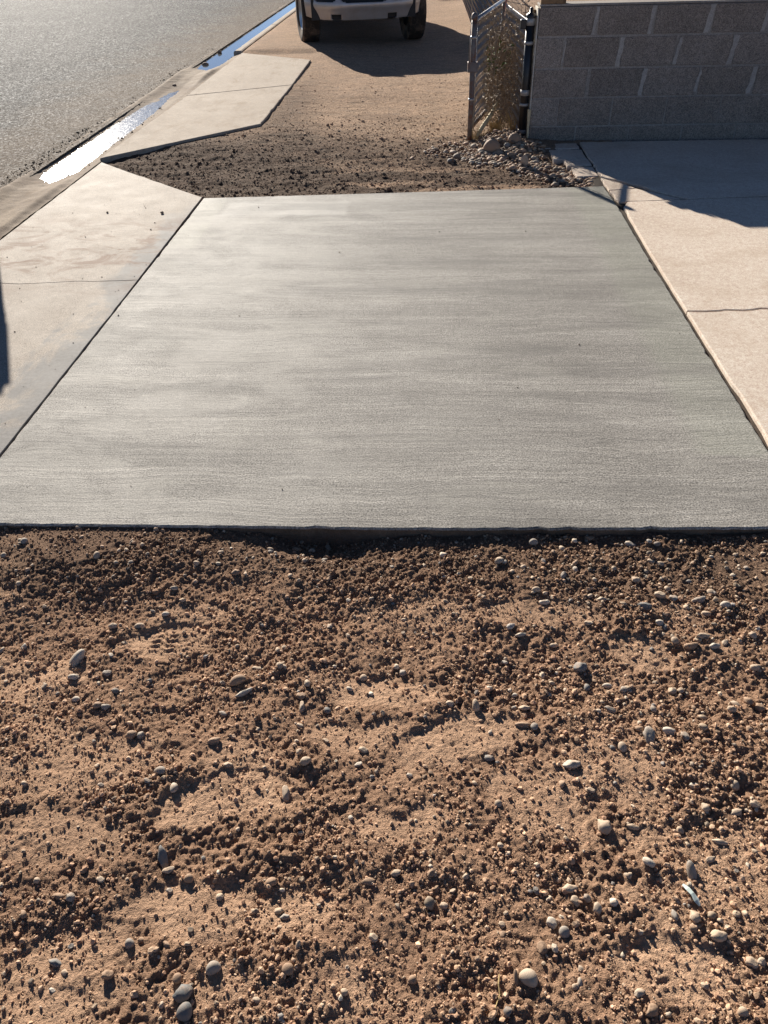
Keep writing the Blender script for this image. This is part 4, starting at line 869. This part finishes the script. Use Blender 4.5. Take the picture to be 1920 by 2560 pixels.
# ------------------------------------------------------------------ parked car (faces the camera)
def car():
    CX, CY, YAW = -.852, 12.05, math.radians(9)
    zc = float(verge_h(np.array([CX]), np.array([CY + .7]))[0])
    car_ = empty('parked_car', (CX, CY, zc), YAW); tag(car_, 'silver car parked on the dirt verge, its front bumper towards the slab', 'car')
    def W2(y):      # half width of body along the length
        return float(np.interp(y, [0, .12, .35, .8, 2.0, 3.6, 4.3, 4.5], [.66, .77, .845, .875, .885, .875, .82, .74]))
    # body shell: stations along the length, section of half widths by height
    st = [(.10, .60, .80), (.25, .58, .86), (.45, .50, .90), (.70, .74, .94), (1.05, .74, .97), (1.35, .50, .995), (1.55, .30, 1.01), (2.4, .27, 1.02), (3.3, .27, 1.02), (3.45, .50, 1.02), (3.75, .74, 1.01), (4.1, .70, .99), (4.35, .5, .95), (4.5, .42, .86)]
    bm = bmesh.new(); rings = []
    for y, zb, zt in st:
        w = W2(y); sec = [(w * .96, zb), (w, zb + (zt - zb) * .35), (w * .99, zb + (zt - zb) * .7), (w * .93, zt - .02), (w * .80, zt + .01), (w * .45, zt + .03), (0, zt + .035)]
        full = [(-a_, b_) for a_, b_ in sec][:-1] + sec[::-1]
        rings.append([bm.verts.new((a_, y, b_)) for a_, b_ in full])
    for a_, b_ in zip(rings[:-1], rings[1:]):
        for k_ in range(len(a_) - 1): bm.faces.new((a_[k_], b_[k_], b_[k_ + 1], a_[k_ + 1]))
    bm.faces.new(rings[0][::-1]); bm.faces.new(rings[-1])
    bmesh.ops.recalc_face_normals(bm, faces=bm.faces[:]); body = obj_bm('body', bm, M_paint, car_, True)
    md = body.modifiers.new('sub', 'SUBSURF'); md.levels = md.render_levels = 1
    # greenhouse
    bm = bmesh.new(); gs = [(1.42, .80, .80, 1.0, 1.01), (2.15, .76, .62, 1.02, 1.53), (2.6, .76, .62, 1.02, 1.565), (3.4, .75, .60, 1.02, 1.55), (4.15, .70, .62, 1.0, 1.03)]; rings = []
    for y, wb, wt, zb, zt in gs: rings.append([bm.verts.new(v) for v in [(-wb, y, zb), (-wt, y, zt), (-wt * .5, y, zt + .03), (wt * .5, y, zt + .03), (wt, y, zt), (wb, y, zb)]])
    for a_, b_ in zip(rings[:-1], rings[1:]):
        for k_ in range(5): bm.faces.new((a_[k_], b_[k_], b_[k_ + 1], a_[k_ + 1]))
    bmesh.ops.recalc_face_normals(bm, faces=bm.faces[:]); obj_bm('cabin', bm, M_paint, car_)
    def glassq(name, q, off):
        bm = bmesh.new(); c = sum((Vector(v) for v in q), Vector()) / 4; vs = [bm.verts.new(c + (Vector(v) - c) * .9 + Vector(off)) for v in q]; bm.faces.new(vs); o = obj_bm(name, bm, M_glass, car_); o.modifiers.new('t', 'SOLIDIFY').thickness = .004
    glassq('windscreen', [(-.78, 1.44, 1.03), (.78, 1.44, 1.03), (.60, 2.13, 1.53), (-.60, 2.13, 1.53)], (0, -.012, .018))
    glassq('rear_window', [(-.68, 4.12, 1.05), (.68, 4.12, 1.05), (.58, 3.45, 1.54), (-.58, 3.45, 1.54)], (0, .012, .018))
    for s in (-1, 1):
        glassq('side_window', [(s * .775, 1.75, 1.04), (s * .765, 2.55, 1.04), (s * .625, 2.55, 1.53), (s * .63, 2.2, 1.5)], (s * .012, 0, .004))
        glassq('side_window', [(s * .765, 2.62, 1.04), (s * .745, 3.5, 1.04), (s * .61, 3.35, 1.52), (s * .625, 2.62, 1.53)], (s * .012, 0, .004))
    # front fascia with openings
    nu, nv = 120, 44; z0, z1 = .318, .80; bm = bmesh.new(); gr = []
    def fy(u, v):       # front surface: bowed in plan, tucked under at the bottom
        return .30 * abs(u) ** 3.2 + .10 * max(0, .28 - v) ** 1.0 * 1.3 + .05 * max(0, v - .55) - .02 * math.exp(-((v - .35) / .12) ** 2)
    for j in range(nv + 1):
        v = j / nv; row = []
        for i_ in range(nu + 1):
            u = -1 + 2 * i_ / nu; zb = z0 + .07 * abs(u) ** 2 * 0 + .04 * abs(u) ** 6
            wmax = .77 + .04 * v; row.append(bm.verts.new((u * wmax, fy(u, v), zb + (z1 - zb) * v)))
        gr.append(row)
    def rrect(u, v, cu, cv, hu, hv, rr):
        du = max(abs(u - cu) - hu + rr, 0) / rr; dv = max(abs(v - cv) - hv + rr, 0) / rr; return abs(u - cu) < hu and abs(v - cv) < hv and du * du + dv * dv < 1
    def hole(u, v):
        if rrect(u, v, 0, .66, .42 - .10 * (.66 - v), .24, .09): return 1
        if rrect(u, v, -.655, .62, .185, .19, .09) or rrect(u, v, .655, .62, .185, .19, .09): return 2
        if rrect(u, v, -.48, .075, .085, .07, .03) or rrect(u, v, .48, .075, .085, .07, .03): return 3
        return 0
    for j in range(nv):
        for i_ in range(nu):
            if not hole(-1 + 2 * (i_ + .5) / nu, (j + .5) / nv): bm.faces.new((gr[j][i_], gr[j][i_ + 1], gr[j + 1][i_ + 1], gr[j + 1][i_]))
    for v in [v for v in bm.verts if not v.link_faces]: bm.verts.remove(v)
    fas = obj_bm('front_bumper', bm, M_paint, car_, True); md = fas.modifiers.new('t', 'SOLIDIFY'); md.thickness = .012; md.offset = -1
    # dark recess liner and bars behind the openings
    bm = bmesh.new(); box(bm, -.70, .70, .16, .20, .32, .78); obj_bm('recess_liner', bm, M_plast, fas)
    for q in range(4):
        bm = bmesh.new(); z = .57 + q * .05; box(bm, -.33, .33, .035, .06, z, z + .014); obj_bm('grille_bar', bm, M_plast, fas)
    for s in (-1, 1):
        bm = bmesh.new(); MT = Matrix.Translation((s * .55, .10, .64)); lathe(bm, [(0, -.02), (.045, -.018), (.05, 0), (.055, .05)], 20, 'z', MT @ Matrix.Rotation(math.pi / 2, 4, 'X') @ Matrix.Scale(-1, 4, (0, 0, 1))); bmesh.ops.recalc_face_normals(bm, faces=bm.faces[:]); obj_bm('fog_lamp', bm, M_lens, car_, True)
        bm = bmesh.new(); vs = box(bm, -.2, .2, .0, .06, -.06, .06, Matrix.Translation((s * .57, .17, .84)) @ Matrix.Rotation(s * .35, 4, 'Z')); bmesh.ops.bevel(bm, geom=bm.edges[:], offset=.025, segments=3, affect='EDGES'); obj_bm('headlight', bm, M_lens, car_, True)
        bm = bmesh.new(); box(bm, -.09, .09, -.05, .05, -.06, .06, Matrix.Translation((s * .97, 1.72, 1.08))); bmesh.ops.bevel(bm, geom=bm.edges[:], offset=.03, segments=3, affect='EDGES'); obj_bm('wing_mirror', bm, M_paint, car_, True)
        bm = bmesh.new(); box(bm, -.04, .04, -.005, .03, -.09, .09, Matrix.Translation((s * .70, 4.47, .72))); obj_bm('tail_lamp', bm, simple('tail_lens', (.3, .02, .02), .2), car_)
        bm = bmesh.new(); box(bm, -.012, .0, -.09, .09, -.012, .012, Matrix.Translation((s * .90, 2.45, .88))); obj_bm('door_handle', bm, M_paint, car_)
        # wheel arch liner
        for ya in (.72, 3.62):
            bm = bmesh.new(); box(bm, s * .55 - .02, s * .55 + .02, ya - .36, ya + .36, .30, .74); obj_bm('arch_liner', bm, M_plast, car_)
    bm = bmesh.new(); box(bm, -.62, .62, 3.0, 4.42, .34, .44); box(bm, -.60, .60, .35, 1.1, .36, .50); box(bm, -.70, .70, 1.0, 3.2, .33, .36); obj_bm('underbody', bm, M_plast, car_)
    bm = bmesh.new(); box(bm, -.76, .76, 4.42, 4.56, .40, .62); bmesh.ops.bevel(bm, geom=bm.edges[:], offset=.04, segments=3, affect='EDGES'); obj_bm('rear_bumper', bm, M_paint, car_, True)
    # wheels: tread blocks on a rounded carcass
    def wheel(x, y, steer):
        w = empty('wheel', (x, y, .355)); w.parent = car_; w.rotation_euler = (0, 0, steer)
        prof = [(.19, -.10), (.24, -.118), (.30, -.124), (.335, -.113), (.350, -.098), (.354, -.06), (.355, 0), (.354, .06), (.350, .098), (.335, .113), (.30, .124), (.24, .118), (.19, .10)]
        bm = bmesh.new(); lathe(bm, prof, 56, 'x')
        ty = obj_bm('tyre', bm, M_tyre, w, True)
        bm = bmesh.new()
        for k_ in range(64):
            a_ = 2 * math.pi * k_ / 64
            for c, xx in enumerate((-.088, -.045, 0, .045, .088)):
                M_ = Matrix.Rotation(a_ + (.03 if c % 2 else 0), 4, 'X') @ Matrix.Translation((xx, 0, .353)); box(bm, -.018, .018, -.0125, .0125, -.012, .0055 if abs(xx) < .08 else .001, M_)
        obj_bm('tread', bm, M_tyre, w)
        bm = bmesh.new(); sgn = 1 if x > 0 else -1
        lathe(bm, [(0, sgn * .04), (.05, sgn * .045), (.06, sgn * .03), (.16, sgn * .06), (.185, sgn * .098), (.20, sgn * .10), (.195, 0), (.19, -sgn * .10)], 40, 'x'); obj_bm('rim', bm, M_rim, w, True)
    for x, y, s in ((-.735, .72, math.radians(7)), (.735, .72, math.radians(7)), (-.735, 3.62, 0), (.735, 3.62, 0)): wheel(x, y, s)
car()

# ------------------------------------------------------------------ bin added at the kerb, out of view left, to throw the apron shadow
def wbin():
    H = 1.06; tip = P(25, 915, 0); L = H / math.tan(SUN_EL)
    base = Vector((tip[0] - math.sin(SUN_AZ) * L, tip[1] + math.cos(SUN_AZ) * L, 0)); pl = Vector((-math.cos(SUN_AZ), -math.sin(SUN_AZ), 0))
    c = base + pl * .30
    b = empty('added_wheeled_bin', (c.x, c.y, -.03), -SUN_AZ * -1); tag(b, 'dark blue wheeled refuse bin added out of view at the gutter to cast a shadow', 'bin')
    bm = bmesh.new(); rings = []
    for z, w, d in ((.08, .24, .26), (.95, .288, .32), (.97, .292, .33), (1.0, .295, .33)):
        rings.append([bm.verts.new((sx * w, sy * d, z)) for sx, sy in ((-1, -1), (1, -1), (1, 1), (-1, 1))])
    for a_, b_ in zip(rings[:-1], rings[1:]):
        for k_ in range(4): bm.faces.new((a_[k_], a_[(k_ + 1) % 4], b_[(k_ + 1) % 4], b_[k_]))
    bm.faces.new(rings[0][::-1]); bm.faces.new(rings[-1]); bmesh.ops.bevel(bm, geom=bm.edges[:], offset=.012, segments=2, affect='EDGES'); obj_bm('bin_body', bm, M_bin, b)
    bm = bmesh.new(); box(bm, -.30, .30, -.35, .36, 1.0, 1.065); bmesh.ops.bevel(bm, geom=bm.edges[:], offset=.03, segments=3, affect='EDGES'); obj_bm('lid', bm, M_bin, b, True)
    for s in (-1, 1):
        bm = bmesh.new(); lathe(bm, [(0, -.025), (.1, -.025), (.11, -.012), (.11, .012), (.1, .025), (0, .025)], 20, 'x', Matrix.Translation((s * .20, .27, .11))); obj_bm('wheel', bm, M_tyre, b, True)
    bm = bmesh.new(); tube(bm, [(-.22, .38, .95), (-.22, .42, .97), (.22, .42, .97), (.22, .38, .95)], .014, 8); obj_bm('handle', bm, M_bin, b, True)
wbin()
